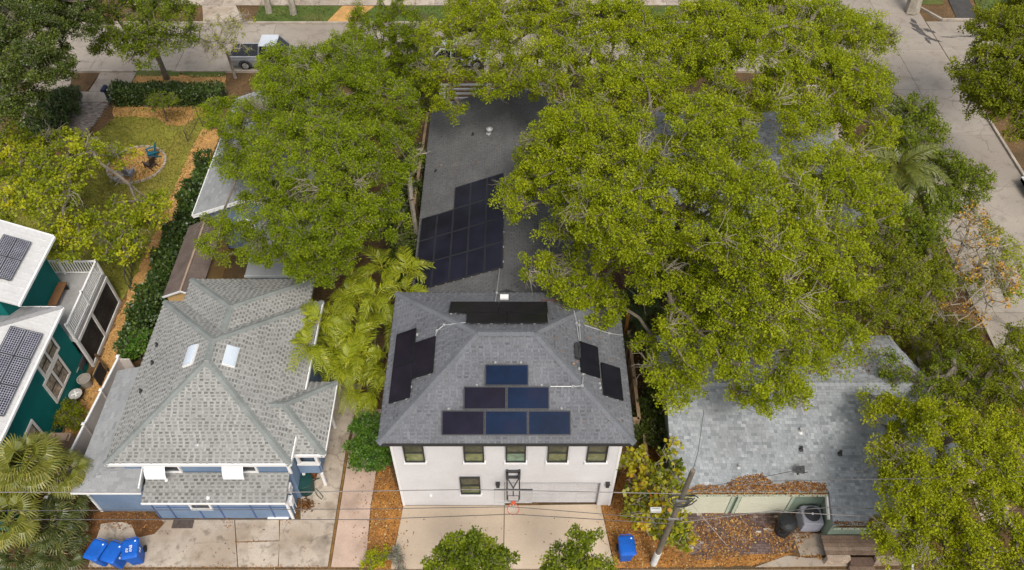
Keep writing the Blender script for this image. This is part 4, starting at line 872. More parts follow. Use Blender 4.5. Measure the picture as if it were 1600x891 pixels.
def tin(f, mat, step=.42):
    q = MB(); q.slab3(f,.1); r = obj('roof', q, mat, th); n = (f[1]-f[0]).cross(f[2]-f[0]).normalized(); n = n if n.z > 0 else -n; e = Vector((0,0,1)).cross(n).normalized(); s_ = n.cross(e); p2 = [((p-f[0]).dot(s_),(p-f[0]).dot(e)) for p in f]; lo = min(p[1] for p in p2); hi = max(p[1] for p in p2); x = lo+.1
    while x < hi:
        iv = clip_v(p2, x)
        if iv and iv[1]-iv[0] > .1: m_ = MB(); m_.bar(f[0]+e*x+s_*(iv[0]+.02)+n*.012, f[0]+e*x+s_*(iv[1]-.02)+n*.012, .03,.024, up=n); obj('seam', m_, mat, r)
        x += step
    return r
t1 = tin(uf, TIN); t2 = tin(lf, TIN); t3 = tin(lb, TIND)
q = MB(); q.bar(lf[1],lf[2],.22,.05); obj('ridge_strip', q, TIND, t2)
q = MB(); q.box(ux-6,22.8,2.3,ux-.75,26.7,5.55); q.box(-26,14.5,-.05,lx_-.32,ly1-.35,4.1); tw = obj('wall', q, TEAL, th)
q = MB(); q.box(ux+.0,22.75,uz-.14,ux+.1,27.0,uz-.02); q.box(lx_,14,lz-.14,lx_+.1,ly1,lz-.02); q.bar(uf[1]+Vector((0,.03,-.06)),uf[2]+Vector((0,.03,-.06)),.05,.16); q.box(lx_-5,ly1+.0,lz-.12,lx_,ly1+.05,lz); obj('gutter', q, WHITE, th)
wxw = lx_-.32
WTR = M('window_trim_white', (.70,.66,.60), .7, .05); PANEW = M('curtained_glass', (.30,.25,.19), .2, .35, 3, 6, .3, spec=.5)
def two_window(yc, zc, wtot, hgt):
    f = MB(); x = wxw
    f.box(x,yc-wtot/2,zc-hgt/2,x+.06,yc-wtot/2+.13,zc+hgt/2); f.box(x,yc+wtot/2-.13,zc-hgt/2,x+.06,yc+wtot/2,zc+hgt/2); f.box(x,yc-.07,zc-hgt/2+.13,x+.055,yc+.07,zc+hgt/2-.13); f.box(x,yc-wtot/2+.13,zc-hgt/2,x+.058,yc+wtot/2-.13,zc-hgt/2+.13); f.box(x,yc-wtot/2+.13,zc+hgt/2-.13,x+.058,yc+wtot/2-.13,zc+hgt/2)
    fo = obj('window', f, WTR, th); iw = wtot/2-.2
    for s_ in (-1,1):
        p = MB(); a, b = sorted((yc+s_*.07, yc+s_*(wtot/2-.13))); p.box(x+.004,a,zc-hgt/2+.13,x+.02,b,zc+hgt/2-.13); obj('pane', p, PANEW, fo)
        d = MB(); d.box(x+.02,a,zc-.025,x+.045,b,zc+.025); d.box(x+.021,a,zc-hgt/2+.13,x+.04,a+.04,zc+hgt/2-.13); d.box(x+.021,b-.04,zc-hgt/2+.13,x+.04,b,zc+hgt/2-.13); obj('sash', d, DKTRIM, fo)
def yat(px, py, z):                       # depth of a point on the teal wall seen at that height
    return g(px,py,z).y
two_window(yat(76,555,3.35), 3.25, 1.75, 1.05); two_window(yat(104,593,1.9), 1.95, 1.75, 1.5); two_window(yat(58,690,1.9), 1.75, 1.6, 1.4)
# raised deck, railing, screened porch below
dx1, dy0, dy1, dz = -20.85, 23.3, 27.5, 2.3
q = MB(); q.box(-24.5,dy0,dz-.25,dx1,dy1,dz); obj('deck_floor', q, M('grey_deck',(.36,.35,.34),.85,.12,.7,8,.08,stain=[(.9,.5,.7,(.22,.2,.19),.5)]), th)
rail = MB(); rail.box(dx1-.09,dy0,3.2,dx1,dy1,3.27); rail.box(-24.5,dy1-.09,3.2,dx1-.09,dy1,3.27); rail.box(dx1-.075,dy0,2.38,dx1-.015,dy1,2.43); rail.box(-24.5,dy1-.075,2.38,dx1-.09,dy1-.015,2.43)
for (x,y) in ((dx1-.05,dy0+.06),(dx1-.05,(dy0+dy1)/2),(dx1-.05,dy1-.05),(-22.8,dy1-.05)): rail.box(x-.05,y-.05,dz,x+.05,y+.05,3.34)
ro = obj('railing', rail, WHITE, th); y = dy0+.2
BAL = MB(); BAL.box(-.02,-.02,2.435,.02,.02,3.195); BM = BAL.data('baluster', WHITE); pts = []
while y < dy1-.12: pts.append((dx1-.045,y)); y += .125
x = dx1-.2
while x > -24.4: pts.append((x,dy1-.045)); x -= .14
for p in pts:
    o = bpy.data.objects.new('baluster', BM); COL.objects.link(o); o.parent = ro; o.location = (p[0],p[1],0)
q = MB()
for y in (dy0+.06,(dy0+dy1)/2-.25,dy1-.08): q.box(dx1-.08,y-.08,0,dx1+.04,y+.08,dz-.25)
q.box(dx1-.06,dy0,dz-.42,dx1+.05,dy1,dz-.251); q.box(dx1-.06,dy0,-.02,dx1+.05,dy1,.16); q.box(-24.4,dy1-.12,-.02,dx1-.1,dy1-.02,.16); q.box(dx1-.12,dy0-.03,dz-.24,dx1+.08,dy0+.0,dz+.02); obj('porch_frame', q, M('porch_white',(.58,.56,.53),.7), th)
SCRN = M('insect_screen', (.032,.031,.03), .7, .45, 1.3, 6, .3, spec=.15)
for ya,yb2 in ((dy0+.14,(dy0+dy1)/2-.33),((dy0+dy1)/2-.17,dy1-.16)):
    q = MB(); q.box(dx1-.03,ya,.161,dx1-.01,yb2,dz-.421); obj('screen', q, SCRN, th)
q = MB(); q.box(-24.4,dy1-.09,.161,dx1-.1,dy1-.07,dz-.25); obj('screen', q, SCRN, th)
tb = thing('bench', 'brown timber bench with black ends on the grey deck by the teal wall', 'bench', (-23.3,26.0,dz))
q = MB(); q.box(-22.62,25.0,dz+.4,-22.2,26.5,dz+.46); obj('seat', q, M('brown_wood',(.22,.11,.05),.7,.2), tb)
for y in (25.05,26.4): 
    q = MB(); q.box(-22.58,y-.03,dz,-22.22,y+.03,dz+.4); obj('leg', q, DKTRIM, tb)
# ================================================================== SOLAR ARRAYS
def solarmat(name, base, grid, line=(.45,.45,.48), tintc=None):
    m = M(name, base, .25, .25, 1.2, 4, .1, spec=.2)
    return m
PV = solarmat('black_solar_glass', (.012,.012,.016), None); PVB = M('blue_solar_glass', (.003,.0125,.038), .3, .3, .9, 3, .15, spec=.04, stain=[(.45,.5,.7,(.016,.009,.018),.7)])
PVN = M('purple_solar_glass', (.009,.0075,.018), .3, .3, .9, 3, .15, spec=.04)
PVR = M('reddish_solar_glass', (.015,.011,.017), .3, .3, .9, 3, .15, spec=.15); PVD = M('night_solar_glass', (.020,.020,.034), .25, .25, .5, 2, .1, spec=.2, stain=[(.28,.45,.62,(.009,.008,.010),.9)])
PVF = M('panel_frame', (.018,.018,.02), .4, .1, metal=.4); PVGREY = M('panel_edge', (.075,.08,.09), .5, .1, metal=.4)
def panel(parent, c, u, v, n, mat, frame=PVF, cells=None):
    """one framed module: centre on the roof, half-axes u (along) and v (up-slope)"""
    U, V_ = u.normalized(), v.normalized(); lu, lv = u.length, v.length; c = c+n*.13
    b = MB(); b.obox(c, U*(lu-.012), V_*(lv-.012), n*.018); o = obj('solar_panel', b, mat, parent)
    f = MB(); t = .02
    for s_ in (-1,1):
        f.obox(c+U*s_*(lu-t), U*t*.9, V_*(lv-.006), n*.026); f.obox(c+V_*s_*(lv-t), U*(lu-2*t-.004), V_*t*.9, n*.025)
    obj('frame', f, frame, o)
    if cells:
        nu, nv, cm = cells; k = MB(); du, dv = 2*(lu-.05)/nu, 2*(lv-.05)/nv
        for i in range(nu):
            for j in range(nv):
                k.obox(c+n*.0195+U*(-lu+.05+du*(i+.5))+V_*(-lv+.05+dv*(j+.5)), U*du*.42, V_*dv*.41, n*.0012, .5)
        obj('cell', k, cm, o, kind='stuff')
    return o
def array(label, plane, n, rows, mats, rail_legs=True, skirt=False, frame=PVF, cells=None):
    """rows: list of (pixel centre, half sizes, e sign) built in the plane of the roof"""
    c0 = rows[0][0]; root = thing('solar_array', label, 'solar panels', c0)
    for i,(c,u,v) in enumerate(rows): panel(root, c, u, v, n, mats[i % len(mats)], frame, cells)
    q = MB()
    for c,u,v in rows:
        for s_ in (-.55,.55): q.obox(c+n*.07+v.normalized()*s_*v.length, u, v.normalized()*.02, n*.03)
        for su in (-.9,.9):
            for s_ in (-.55,.55): q.obox(c+n*.02+v.normalized()*s_*v.length+u*su, u.normalized()*.04, v.normalized()*.04, n*.03)
    obj('rack', q, GALV, root); return root
def plane_axes(f):
    n = (f[1]-f[0]).cross(f[2]-f[0]).normalized(); n = n if n.z > 0 else -n; e = Vector((0,0,1)).cross(n).normalized(); return n, e, n.cross(e)
def quadarray(label, f, corner_px, nu, nv, mats, **k):
    """an array spanning the two given photo points (low-left, high-right) on a roof plane, nu x nv modules"""
    n, e, s_ = plane_axes(f); o = f[0]+n*.13; rows = []
    for (a, b, nu_, nv_) in corner_px:
        A_ = gp(*a, o, n)-n*.13; B_ = gp(*b, o, n)-n*.13; d = B_-A_; du, dv = d.dot(e)/nu_, d.dot(s_)/nv_
        for j in range(nv_):
            for i in range(nu_): rows.append((A_+e*du*(i+.5)+s_*dv*(j+.5), e*abs(du)/2*.992, s_*abs(dv)/2*.992))
    return array(label, f, n, rows, mats, **k)
quadarray('stepped pyramid of blue black solar panels on the front slope of the grey roof', WF[0], [((689.5,680.5),(892,641.5),3,1),((724,640),(858.5,604),2,1),((757.5,603),(826,569.5),1,1)], 0, 0, [PVN,PVB,PVB,PVN,PVB,PVB], frame=PVF)
quadarray('brown black solar panels stepped on the left slope of the grey roof', WF[3], [((620,523),(640,621),2,1),((648,536),(676.5,582),1,1)], 0, 0, [PVR])
quadarray('black solar panels stepped on the right slope of the grey roof', WF[1], [((938,591),(905,533),1,1),((974,626.5),(939,566),1,1)], 0, 0, [PV])
quadarray('long low black solar panels on the rear slope of the grey roof', WF[2], [((855,472),(701,488.5),2,1),((855,489),(728,504.5),2,1)], 0, 0, [PV])

n_, e_, s__ = plane_axes(DF[0]); oo = DF[0][0]+n_*.13; pB = gp(785.5,418,oo,n_)-n_*.13; pT = gp(711,293.5,oo,n_)-n_*.13; pL = gp(648.5,441,oo,n_)-n_*.13
mh = (pT.y-pB.y)/4; mw_ = (pB-pL).dot(s__)/5; rows = []
for i in range(5):
    for j in range(3 if i < 2 else 4): rows.append((pB - s__*mw_*(4.5-i) - e_*mh*(j+.5), e_*mh/2*.994, s__*mw_/2*.99))
array('large dark solar array with a stepped corner on the charcoal roof', DF[0], n_, rows, [PVD], frame=M('panel_seam',(.03,.03,.035),.5,.1))
CELL = M('solar_cell', (.028,.026,.045), .2, .3, 1.2, 5, .2, spec=.5); BACKSH = M('panel_backsheet', (.42,.42,.45), .35)
quadarray('gridded solar panels on the upper white metal roof of the teal house', uf, [((16.5,439),(5.5,366),2,2)], 0, 0, [BACKSH], frame=PVGREY, cells=(12,6,CELL))
quadarray('gridded solar panels on the lower white metal roof of the teal house', lf, [((5.5,651),(16.5,509),3,2)], 0, 0, [BACKSH], frame=PVGREY, cells=(12,6,CELL))
# small roof gear: conduits and stand-off caps
def conduit(parent, pts, r=.022, mat=GALV):
    q = MB(); q.tube(pts, r, 6)
    for p in pts[1:-1]: q.obox(p, (.045,0,0), (0,.045,0), (0,0,.035))
    obj('conduit', q, mat, parent)
def rp(f, px, py, h=.06): n, e, s_ = plane_axes(f); return gp(px,py,f[0]+n*h,n)
conduit(wr, [rp(WF[3],679,531),rp(WF[3],682.5,517),rp(WF[3],694,508),rp(WF[2],728,504,.1)])
conduit(wr, [rp(WF[1],905,534),rp(WF[1],901,505),rp(WF[1],897,486)]); conduit(wr, [rp(WF[1],907,533),rp(WF[1],905,508),rp(WF[1],904.5,500)])
conduit(wr, [rp(WF[1],913,508),rp(WF[1],952,521),rp(WF[1],973,524)]); conduit(wr, [rp(WF[0],860,604,.1),rp(WF[0],895,604,.1),rp(WF[1],910,603,.1),rp(WF[1],911,590,.1)])
conduit(wr, [rp(WF[2],774,471),rp(WF[2],776,458,.1),rp(DF[0],781,420,.1)])
q = MB(); a = rp(WF[2],788,467,.0); q.box(a.x-.18,a.y-.12,a.z-.05,a.x+.18,a.y+.12,a.z+.16); obj('junction_box', q, WHITE, wr)
q = MB(); a = rp(WF[1],902,550,.05); q.box(a.x-.1,a.y-.35,a.z-.05,a.x+.12,a.y+.35,a.z+.14); q.tube([a+Vector((0,-.4,.1)),a+Vector((.1,0,.2)),a+Vector((0,.4,.1))],.03,6); obj('disconnect_box', q, DKTRIM, wr)
CAPB2 = MB(); CAPB2.lathe([(.06,0),(.06,.05),(.035,.09)],(0,0,0),8); SM = CAPB2.data('standoff', GALV)
for f, L_ in ((WF[0],((774,567.5),(814,567.5),(745,603),(846,603),(877,639),(701,640))),(WF[1],((905,577),(911,585),(937,600),(938,607))),(WF[3],((652,524),(677,563),(675,580),(642,605))),(WF[2],((705,491),(712,490),(748,506),(768,506),(815,506),(835,506)))):
    for px, py in L_:
        o = bpy.data.objects.new('standoff', SM); COL.objects.link(o); attach(o, wr); o.location = rp(f,px,py,.0)
for px, py in ((787,302),(787,322),(787,341),(787,364),(786,387),(786,410)):
    o = bpy.data.objects.new('standoff', SM); COL.objects.link(o); attach(o, dr); o.location = rp(DF[0],px,py,0)
q = MB(); a = rp(WF[2],846,470,0); q.box(a.x,a.y-.06,a.z,a.x+2.6,a.y+.05,a.z+.04); obj('flashing', q, M('rust_flashing',(.09,.05,.045),.8), wr)

# ================================================================== FENCES, POLE, WIRES, STREET THINGS
VINYL = M('vinyl_fence', (.56,.50,.45), .6, .06, .8, 6, .04)
vf = thing('fence', 'tall pale vinyl privacy fence with white caps between the teal and blue houses', 'fence', (-18.95,19,0))
fy_ = [15.35,17.1,18.9,20.7,22.6]
def fxx(y): return -18.75-(22.6-y)*.092
for a, b in zip(fy_[:-1], fy_[1:]):
    pa, pb = Vector((fxx(a+.06),a+.06,0)), Vector((fxx(b-.06),b-.06,0)); Zv = Vector((0,0,1))
    q = MB(); q.bar(pa+Zv*.87, pb+Zv*.87, .04, 1.64); obj('panel', q, VINYL, vf)
    q = MB(); q.bar(pa+Zv*1.74, pb+Zv*1.74, .09, .09); obj('rail', q, WHITE, vf); q = MB(); q.bar(pa+Zv*.05, pb+Zv*.05, .08, .1); obj('rail', q, WHITE, vf)
for y in fy_:
    FX = fxx(y); q = MB(); q.box(FX-.055,y-.055,0,FX+.055,y+.055,1.86); p = obj('post', q, VINYL, vf)
    q = MB(); q.mesh([(FX-.085,y-.085,1.86),(FX+.085,y-.085,1.86),(FX+.085,y+.085,1.86),(FX-.085,y+.085,1.86),(FX,y,1.96)],[(3,2,1,0),(0,1,4),(1,2,4),(2,3,4),(3,0,4)]); obj('cap', q, WHITE, p)
q = MB(); q.box(-18.7,22.55,.05,-18.25,22.6,1.65); obj('panel', q, VINYL, vf)
q = MB(); FX = fxx(20.6); q.tube([(FX+.04,20.9,1.1),(FX+.06,20.3,.9)],.015,5); q.box(FX+.03,20.28,.85,FX+.08,20.36,1.1); obj('latch', q, DKTRIM, vf)
FX = fxx(16.6); q = MB(); q.box(FX+.12,16.3,.0,FX+.18,16.36,1.5); obj('gate_post', q, DKTRIM, vf)
WOODF = M('fence_timber', (.26,.17,.095), .9, .25, 2, 20, .2, tint=[(0,(.15,.09,.05)),(1,(.36,.25,.15))])
def wood_fence(label, a, b, h, bw=.14):
    a, b = Vector((*a,0)), Vector((*b,0)); d = b-a; L = d.length; d /= L; s = Vector((-d.y,d.x,0)); root = thing('fence', label, 'fence', a); n = int(L/bw)
    for k in range(n):
        q = MB(); q.obox(a+d*(k+.5)*bw+Vector((0,0,h/2)), d*(bw/2-.006), s*.011, Vector((0,0,h/2+random.uniform(-.01,.01))), random.random()); obj('board', q, WOODF, root)
    q = MB(); q.obox((a+b)/2+s*.045+Vector((0,0,h+.02)), d*L/2, s*.075, Vector((0,0,.02)),.9); obj('rail', q, WOODF, root); q = MB(); q.obox((a+b)/2+s*.035+Vector((0,0,h*.3)), d*L/2, s*.02, Vector((0,0,.045)),.3); obj('rail', q, WOODF, root)
    for k in range(int(L/2.2)+1):
        q = MB(); p = a+d*min(L,k*2.2)+s*.08; q.obox(p+Vector((0,0,h/2)), d*.05, s*.05, Vector((0,0,h/2+.04)),.6); obj('post', q, WOODF, root)
wood_fence('timber board fence running beside the right edge of the white garage house', (5.75,19.2), (5.75,24.2), 1.75)
wood_fence('short timber board fence closing the gap beside the grey hipped roof', (4.75,19.15), (5.7,19.15), 1.75)
wood_fence('tan timber fence along the left edge of the charcoal roof', (-5.5,31.5), (-5.25,41.5), 1.8)
wood_fence('low grey brown fence along the sage green house side', (5.9,13.9+1.7), (6.0,19.0), 1.3)
q = g(990,470,0); tp = thing('post', 'tall orange brown timber post rising from the dark garden beside the fence', 'post', (5.6,24.4,0)); m = MB(); m.box(5.52,24.3,0,5.66,24.44,2.7); m.box(5.5,24.28,2.7,5.68,24.46,2.76); obj('shaft', m, M('orange_timber',(.35,.15,.035),.8), tp)
for i,(px,py,t) in enumerate(((150,560,'left'),(312,190,''))): pass
# black wire fence lines on the lawn edge
BLK = M('black_metal', (.055,.055,.058), .5)
wf = thing('fence', 'thin black wire fence corner at the far right edge of the lawn', 'fence', g(311,186)); a, b, c = g(294,222), g(311,186), g(317,198)
q = MB()
for p in (a,b,c): q.tube([p,p+Vector((0,0,.95))],.03,6)
obj('post', q, BLK, wf); q = MB()
for h in (.93,.5,.1): q.tube([a+Vector((0,0,h)),b+Vector((0,0,h)),c+Vector((0,0,h))],.014,5)
obj('wire', q, BLK, wf)
wf2 = thing('fence', 'black metal fence panel at the lower end of the light leafed tree', 'fence', g(200,425)); a, b = g(210,405), g(205,455); q = MB()
for k in range(6):
    p = a+(b-a)*(k/5); q.tube([p,p+Vector((0,0,1.1))],.025,6)
obj('post', q, BLK, wf2); q = MB(); q.tube([a+Vector((0,0,1.08)),b+Vector((0,0,1.08))],.025,6); obj('rail', q, BLK, wf2); q = MB(); q.tube([a+Vector((0,0,.2)),b+Vector((0,0,.2))],.02,6); obj('rail', q, BLK, wf2)
# utility pole
def wyy(px, py, y): return g(px, py, CAM_H - y*math.tan(PITCH+math.atan((py-445.5)/FPX)))
PB = g(1021,881); PT = wyy(1083,735,PB.y+.05)
POLEW = M('pole_wood', (.17,.145,.11), .95, .25, 1.2, 25, .25, bump=.5)
up = thing('utility_pole', 'leaning grey wooden utility pole carrying cables above the leaf covered yard', 'utility pole', PB)
q = MB(); q.tube([PB,PB+(PT-PB)*.5,PT],[.12,.108,.09],12); obj('shaft', q, POLEW, up)
q = MB(); d = (PT-PB).normalized(); q.tube([PB+Vector((0,0,.02)),PB+d*1.15],[.14,.135],14); obj('sleeve', q, M('white_sleeve',(.60,.59,.55),.8,.15,3), up)
def onpole(z): return PB+(PT-PB)*(z/PT.z)
q = MB()
for z in (6.0,4.55): p = onpole(z); q.obox(p+Vector((0,-.16,0)),(.24,0,0),(0,.03,0),(0,0,.035)); q.lathe([(.05,0),(.05,.1),(.03,.14)],p+Vector((.22,-.2,.05)),8); q.lathe([(.05,0),(.05,.1),(.03,.14)],p+Vector((-.22,-.2,.05)),8)
obj('bracket', q, M('bracket_grey',(.22,.21,.2),.6), up)
q = MB(); q.tube([onpole(7.5),onpole(7.5)+Vector((.02,0,.16))],[.06,.04],8); obj('cap', q, BLK, up)
q = MB()
for k, r in ((0,.34),(1,.42),(2,.28)):
    c = onpole(6.3)+Vector((-.05,-.1,-.12*k)); q.tube([c+Vector((r*math.cos(t*.55-.2)*1.25,r*math.sin(t*.55-.2)*.55-.1,.25*math.cos(t*.55)**2-.2*abs(math.sin(t*.27)))) for t in range(12)],.022,6)
obj('cable_loop', q, BLK, up)
q = MB(); a = onpole(6.2); q.tube([a+Vector((.1,-.1,0)),g(1136,853,0.0)],.012,5); obj('guy_wire', q, M('grey_cable',(.42,.39,.36),.6), up)
WIRE = M('cable', (.10,.095,.09), .6); WIREL = M('light_cable', (.22,.20,.185), .6)
def wire(label, pts, r, mat, cat='cable', sag=.25):
    pts = [Vector(p) for p in pts]; out = []
    for a, b in zip(pts[:-1], pts[1:]):
        for k in range(12): t = k/12; p = a+(b-a)*t; p = p - Vector((0,0,sag*4*t*(1-t)*min(1,(b-a).length/20))); out.append(p)
    out.append(pts[-1]); q = MB(); q.tube(out, r, 6); return tag(obj('cable', q, mat), label, cat)
def wy(px, py, y): z = CAM_H - y*math.tan(PITCH+math.atan((py-445.5)/FPX)); return g(px,py,z)
W1 = onpole(6.55); W2 = onpole(4.7); W3 = onpole(4.45)
wire('topmost cable sagging left from the utility pole across the white and blue house fronts', [wy(-150,769,13.5),wy(410,770,13.5),wy(730,765,13.5),W1+Vector((-.15,-.15,0))], .016, WIREL, sag=.0)
wire('middle cable running left from the utility pole below the garage door', [wy(-150,799,13.4),wy(570,795.5,13.4),wy(800,792,13.4),W2+Vector((-.2,-.25,0))], .013, WIRE, sag=.0)
wire('lowest cable running left from the utility pole above the driveways', [wy(52,812,13.2),wy(570,812,13.2),wy(800,803.5,13.2),W3+Vector((-.2,-.3,0))], .014, WIRE, sag=.0)
wire('topmost cable running right from the utility pole over the mottled grey roof', [W1+Vector((.15,-.1,0)),wy(1200,752,13.6),wy(1420,748,13.6),wy(1750,740,13.6)], .013, WIRE, sag=.0)
wire('middle cable running right from the utility pole past the air conditioner', [W2+Vector((.2,-.2,0)),wy(1297,793,13.4),wy(1420,796,13.4),wy(1750,800,13.4)], .013, WIRE, sag=.0)
wire('lowest cable running right from the utility pole above the round black bin', [W3+Vector((.2,-.25,0)),wy(1200,799,13.2),wy(1385,808.5,13.2),wy(1750,822,13.2)], .013, WIREL, sag=.0)
wire('thin service cable dropping from the pole top up toward the oak crown', [PT+Vector((0,0,-.1)), g(1091,705,7.2), g(1100,640,6.6)], .012, WIRE, sag=.1)
wire('thin service cable from the pole to the bracket on the mottled roof', [W1, gp(1247,741,f1[0],n1)+Vector((0,0,.4))], .013, WIRE, sag=.25)
sb = thing('cable_box', 'pale grey cable splice box hanging on the cable left of the utility pole', 'cable box', g(1024,797,4.45)); c = wy(1024.5,797,13.25); sb.location = c
q = MB(); q.obox(c,(.2,0,0),(0,.08,0),(0,0,.09)); q.obox(c+Vector((.0,0,.1)),(.15,0,0),(0,.02,0),(0,0,.03)); obj('case', q, M('box_grey',(.55,.55,.52),.5), sb, bevel=.03)
# basketball hoop on the wall
hp = thing('basketball_hoop', 'wall mounted basketball hoop with clear backboard and orange rim above the driveway', 'basketball hoop', (.05,15.85,0))
hx = g(802,776,3.4).x; by_ = 14.62; z0_, z1_ = 2.92, 3.98; hwid = .735
q = MB(); q.box(hx-hwid,by_-.012,z0_,hx+hwid,by_+.012,z1_)
bm_ = bpy.data.materials.new('clear_acrylic'); bm_.use_nodes = True; bn = bm_.node_tree; bn.nodes.clear(); t_ = bn.nodes.new('ShaderNodeBsdfTransparent'); g_ = bn.nodes.new('ShaderNodeBsdfGlossy'); g_.inputs['Roughness'].default_value = .05; x_ = bn.nodes.new('ShaderNodeMixShader'); x_.inputs[0].default_value = .06; o_ = bn.nodes.new('ShaderNodeOutputMaterial'); bn.links.new(t_.outputs[0],x_.inputs[1]); bn.links.new(g_.outputs[0],x_.inputs[2]); bn.links.new(x_.outputs[0],o_.inputs[0])
bo = obj('backboard', q, bm_, hp)
q = MB(); q.box(hx-hwid-.02,by_-.025,z1_,hx+hwid+.02,by_+.025,z1_+.045); obj('frame', q, BLK, bo)
q = MB(); q.box(hx-hwid-.02,by_-.02,z0_-.03,hx+hwid+.02,by_+.02,z0_); q.box(hx-hwid-.02,by_-.02,z0_,hx-hwid,by_+.02,z1_); q.box(hx+hwid,by_-.02,z0_,hx+hwid+.02,by_+.02,z1_); obj('frame', q, M('silver_edge',(.5,.5,.5),.4), bo)
for s_ in (-.23,.2):
    q = MB(); q.box(hx+s_,by_-.03,z0_+.14,hx+s_+.03,by_-.014,z0_+.6); obj('target_mark', q, BLK, bo)
q = MB(); q.box(hx-.23,by_-.03,z0_+.6,hx+.23,by_-.014,z0_+.63); q.box(hx-.23,by_-.03,z0_+.14,hx+.23,by_-.014,z0_+.17); obj('target_mark', q, BLK, bo)
arm = MB()
for s_ in (-.25,.25): arm.bar((hx+s_,15.84,3.15),(hx+s_,by_+.03,3.62),.05); arm.bar((hx+s_,15.84,2.65),(hx+s_,by_+.03,3.12),.05)
for z in (3.2,2.72): arm.bar((hx-.27,15.83,z),(hx+.27,15.83,z),.10)
for s_ in (-.25,.25): arm.bar((hx+s_,15.83,2.6),(hx+s_,15.83,3.3),.10)
arm.bar((hx-.2,15.7,2.75),(hx,15.45,2.5),.04); arm.bar((hx+.2,15.7,2.75),(hx,15.45,2.5),.04); arm.bar((hx,15.45,2.55),(hx,15.3,2.1),.05)
obj('arm', arm, BLK, hp)
ORG = M('orange_rim', (.60,.11,.05), .5, .05); q = MB(); q.tube([(hx+.23*math.cos(t*.2618),by_-.36+.23*math.sin(t*.2618),3.05) for t in range(25)],.016,6,cap=False); q.box(hx-.08,by_-.14,3.0,hx+.08,by_-.013,3.08); q.box(hx-.09,by_-.03,2.9,hx+.09,by_-.0125,3.06); obj('rim', q, ORG, hp)
q = MB()
for k in range(12):
    a = k*.5236
    for dlt in (.2618,-.2618): q.tube([(hx+.225*math.cos(a),by_-.36+.225*math.sin(a),3.03),(hx+.17*math.cos(a+dlt),by_-.36+.17*math.sin(a+dlt),2.8),(hx+.13*math.cos(a),by_-.36+.13*math.sin(a),2.6)],.006,4)
obj('net', q, M('net_cord',(.7,.66,.64),.8), hp)
# wheeled bins
BINB = M('blue_bin', (.008,.10,.45), .5, .16, 2, 14, .12); BIND = M('bin_wheel', (.02,.02,.02), .8); BINW = M('bin_marking', (.8,.82,.85), .6)
def ring4(w_, d_, z, r=.07, cx=0, cy=0):
    out = []
    for sx, sy, a0 in ((1,1,0),(-1,1,90),(-1,-1,180),(1,-1,270)):
        for k in range(4): a = R(a0+k*30); out.append((cx+sx*(w_-r)+r*math.cos(a), cy+sy*(d_-r)+r*math.sin(a), z))
    return out
def wheelie_bin(label, loc, rz, marks, sides, group='blue wheeled bins'):
    t = thing('wheelie_bin', label, 'bin', (0,0,0), group)
    q = MB(); q.loft([ring4(.24,.27,.06),ring4(.25,.30,.3),ring4(.295,.37,.96),ring4(.32,.40,.98),ring4(.32,.40,1.02)]); obj('body', q, BINB, t, smooth=False)
    q = MB(); q.loft([ring4(.33,.42,1.02,.09,0,-.01),ring4(.335,.425,1.05,.09,0,-.01),ring4(.30,.38,1.10,.11,0,-.01),ring4(.22,.30,1.115,.1,0,-.01)]); lid = obj('lid', q, BINB, t)
    q = MB(); q.lathe([(.035,1.112),(.035,1.122)],(.2,.26,0),10); obj('lid_dot', q, BINW, lid)
    for s_ in (-1,1):
        q = MB(); c = Vector((s_*.27,.33,.14)); q.tube([c-Vector((.035,0,0)),c+Vector((.035,0,0))],.14,14); obj('wheel', q, BIND, t)
    q = MB(); q.tube([(-.24,.40,.95),(-.24,.48,1.0),(.24,.48,1.0),(.24,.40,.95)],.02,6); q.tube([(-.3,.33,.14),(.3,.33,.14)],.015,6); obj('handle', q, BINB, t)
    if marks:
        q = MB()
        for (x0,y0,x1,y1) in marks: q.box(x0,y0,1.108,x1,y1,1.120)
        obj('lid_marking', q, BINW, lid)
    if sides:
        q = MB()
        for (y0,z0,y1,z1) in ((-.1,.72,-.02,.84),(.02,.70,.1,.80),(.03,.82,.09,.87)): q.obox((.288+ (z0+z1)/2*.058-.037,(y0+y1)/2,(z0+z1)/2),(0,(y1-y0)/2,0),(.006*(z1-z0),0,(z1-z0)/2),(.006,0,0))
        obj('side_marking', q, BINW, t)
    t.location = loc; t.rotation_euler = (0,0,rz); return t
# pairs of blocky white characters, as stencilled on the lid
ML = [(-.02,-.05,.10,-.02),(.07,-.05,.10,.04),(-.02,.01,.07,.04),(-.02,.01,.01,.09),(-.02,.07,.10,.10),(-.15,-.17,-.04,-.14),(-.15,-.17,-.12,-.08),(-.15,-.1,-.07,-.07),(-.09,-.10,-.06,-.02),(-.15,-.04,-.06,-.01),(.0,-.17,.03,-.08),(.0,-.17,.1,-.14),(.0,-.105,.1,-.08)]
def binloc(px,py): p = g(px,py,1.08); return (p.x,p.y,.02)
wheelie_bin('blue wheeled bin nearest the palms, leftmost in the row of three', binloc(149,859), R(-17), None, True)
wheelie_bin('blue wheeled bin squeezed in the middle of the row of three', binloc(175,862.5), R(-17), None, True)
wheelie_bin('blue wheeled bin with white lid markings, nearest the blue house driveway', binloc(203,857), R(12), ML, True)
wheelie_bin('blue wheeled bin standing alone on orange leaves beside the pale driveway', binloc(980,852), R(3), None, False)
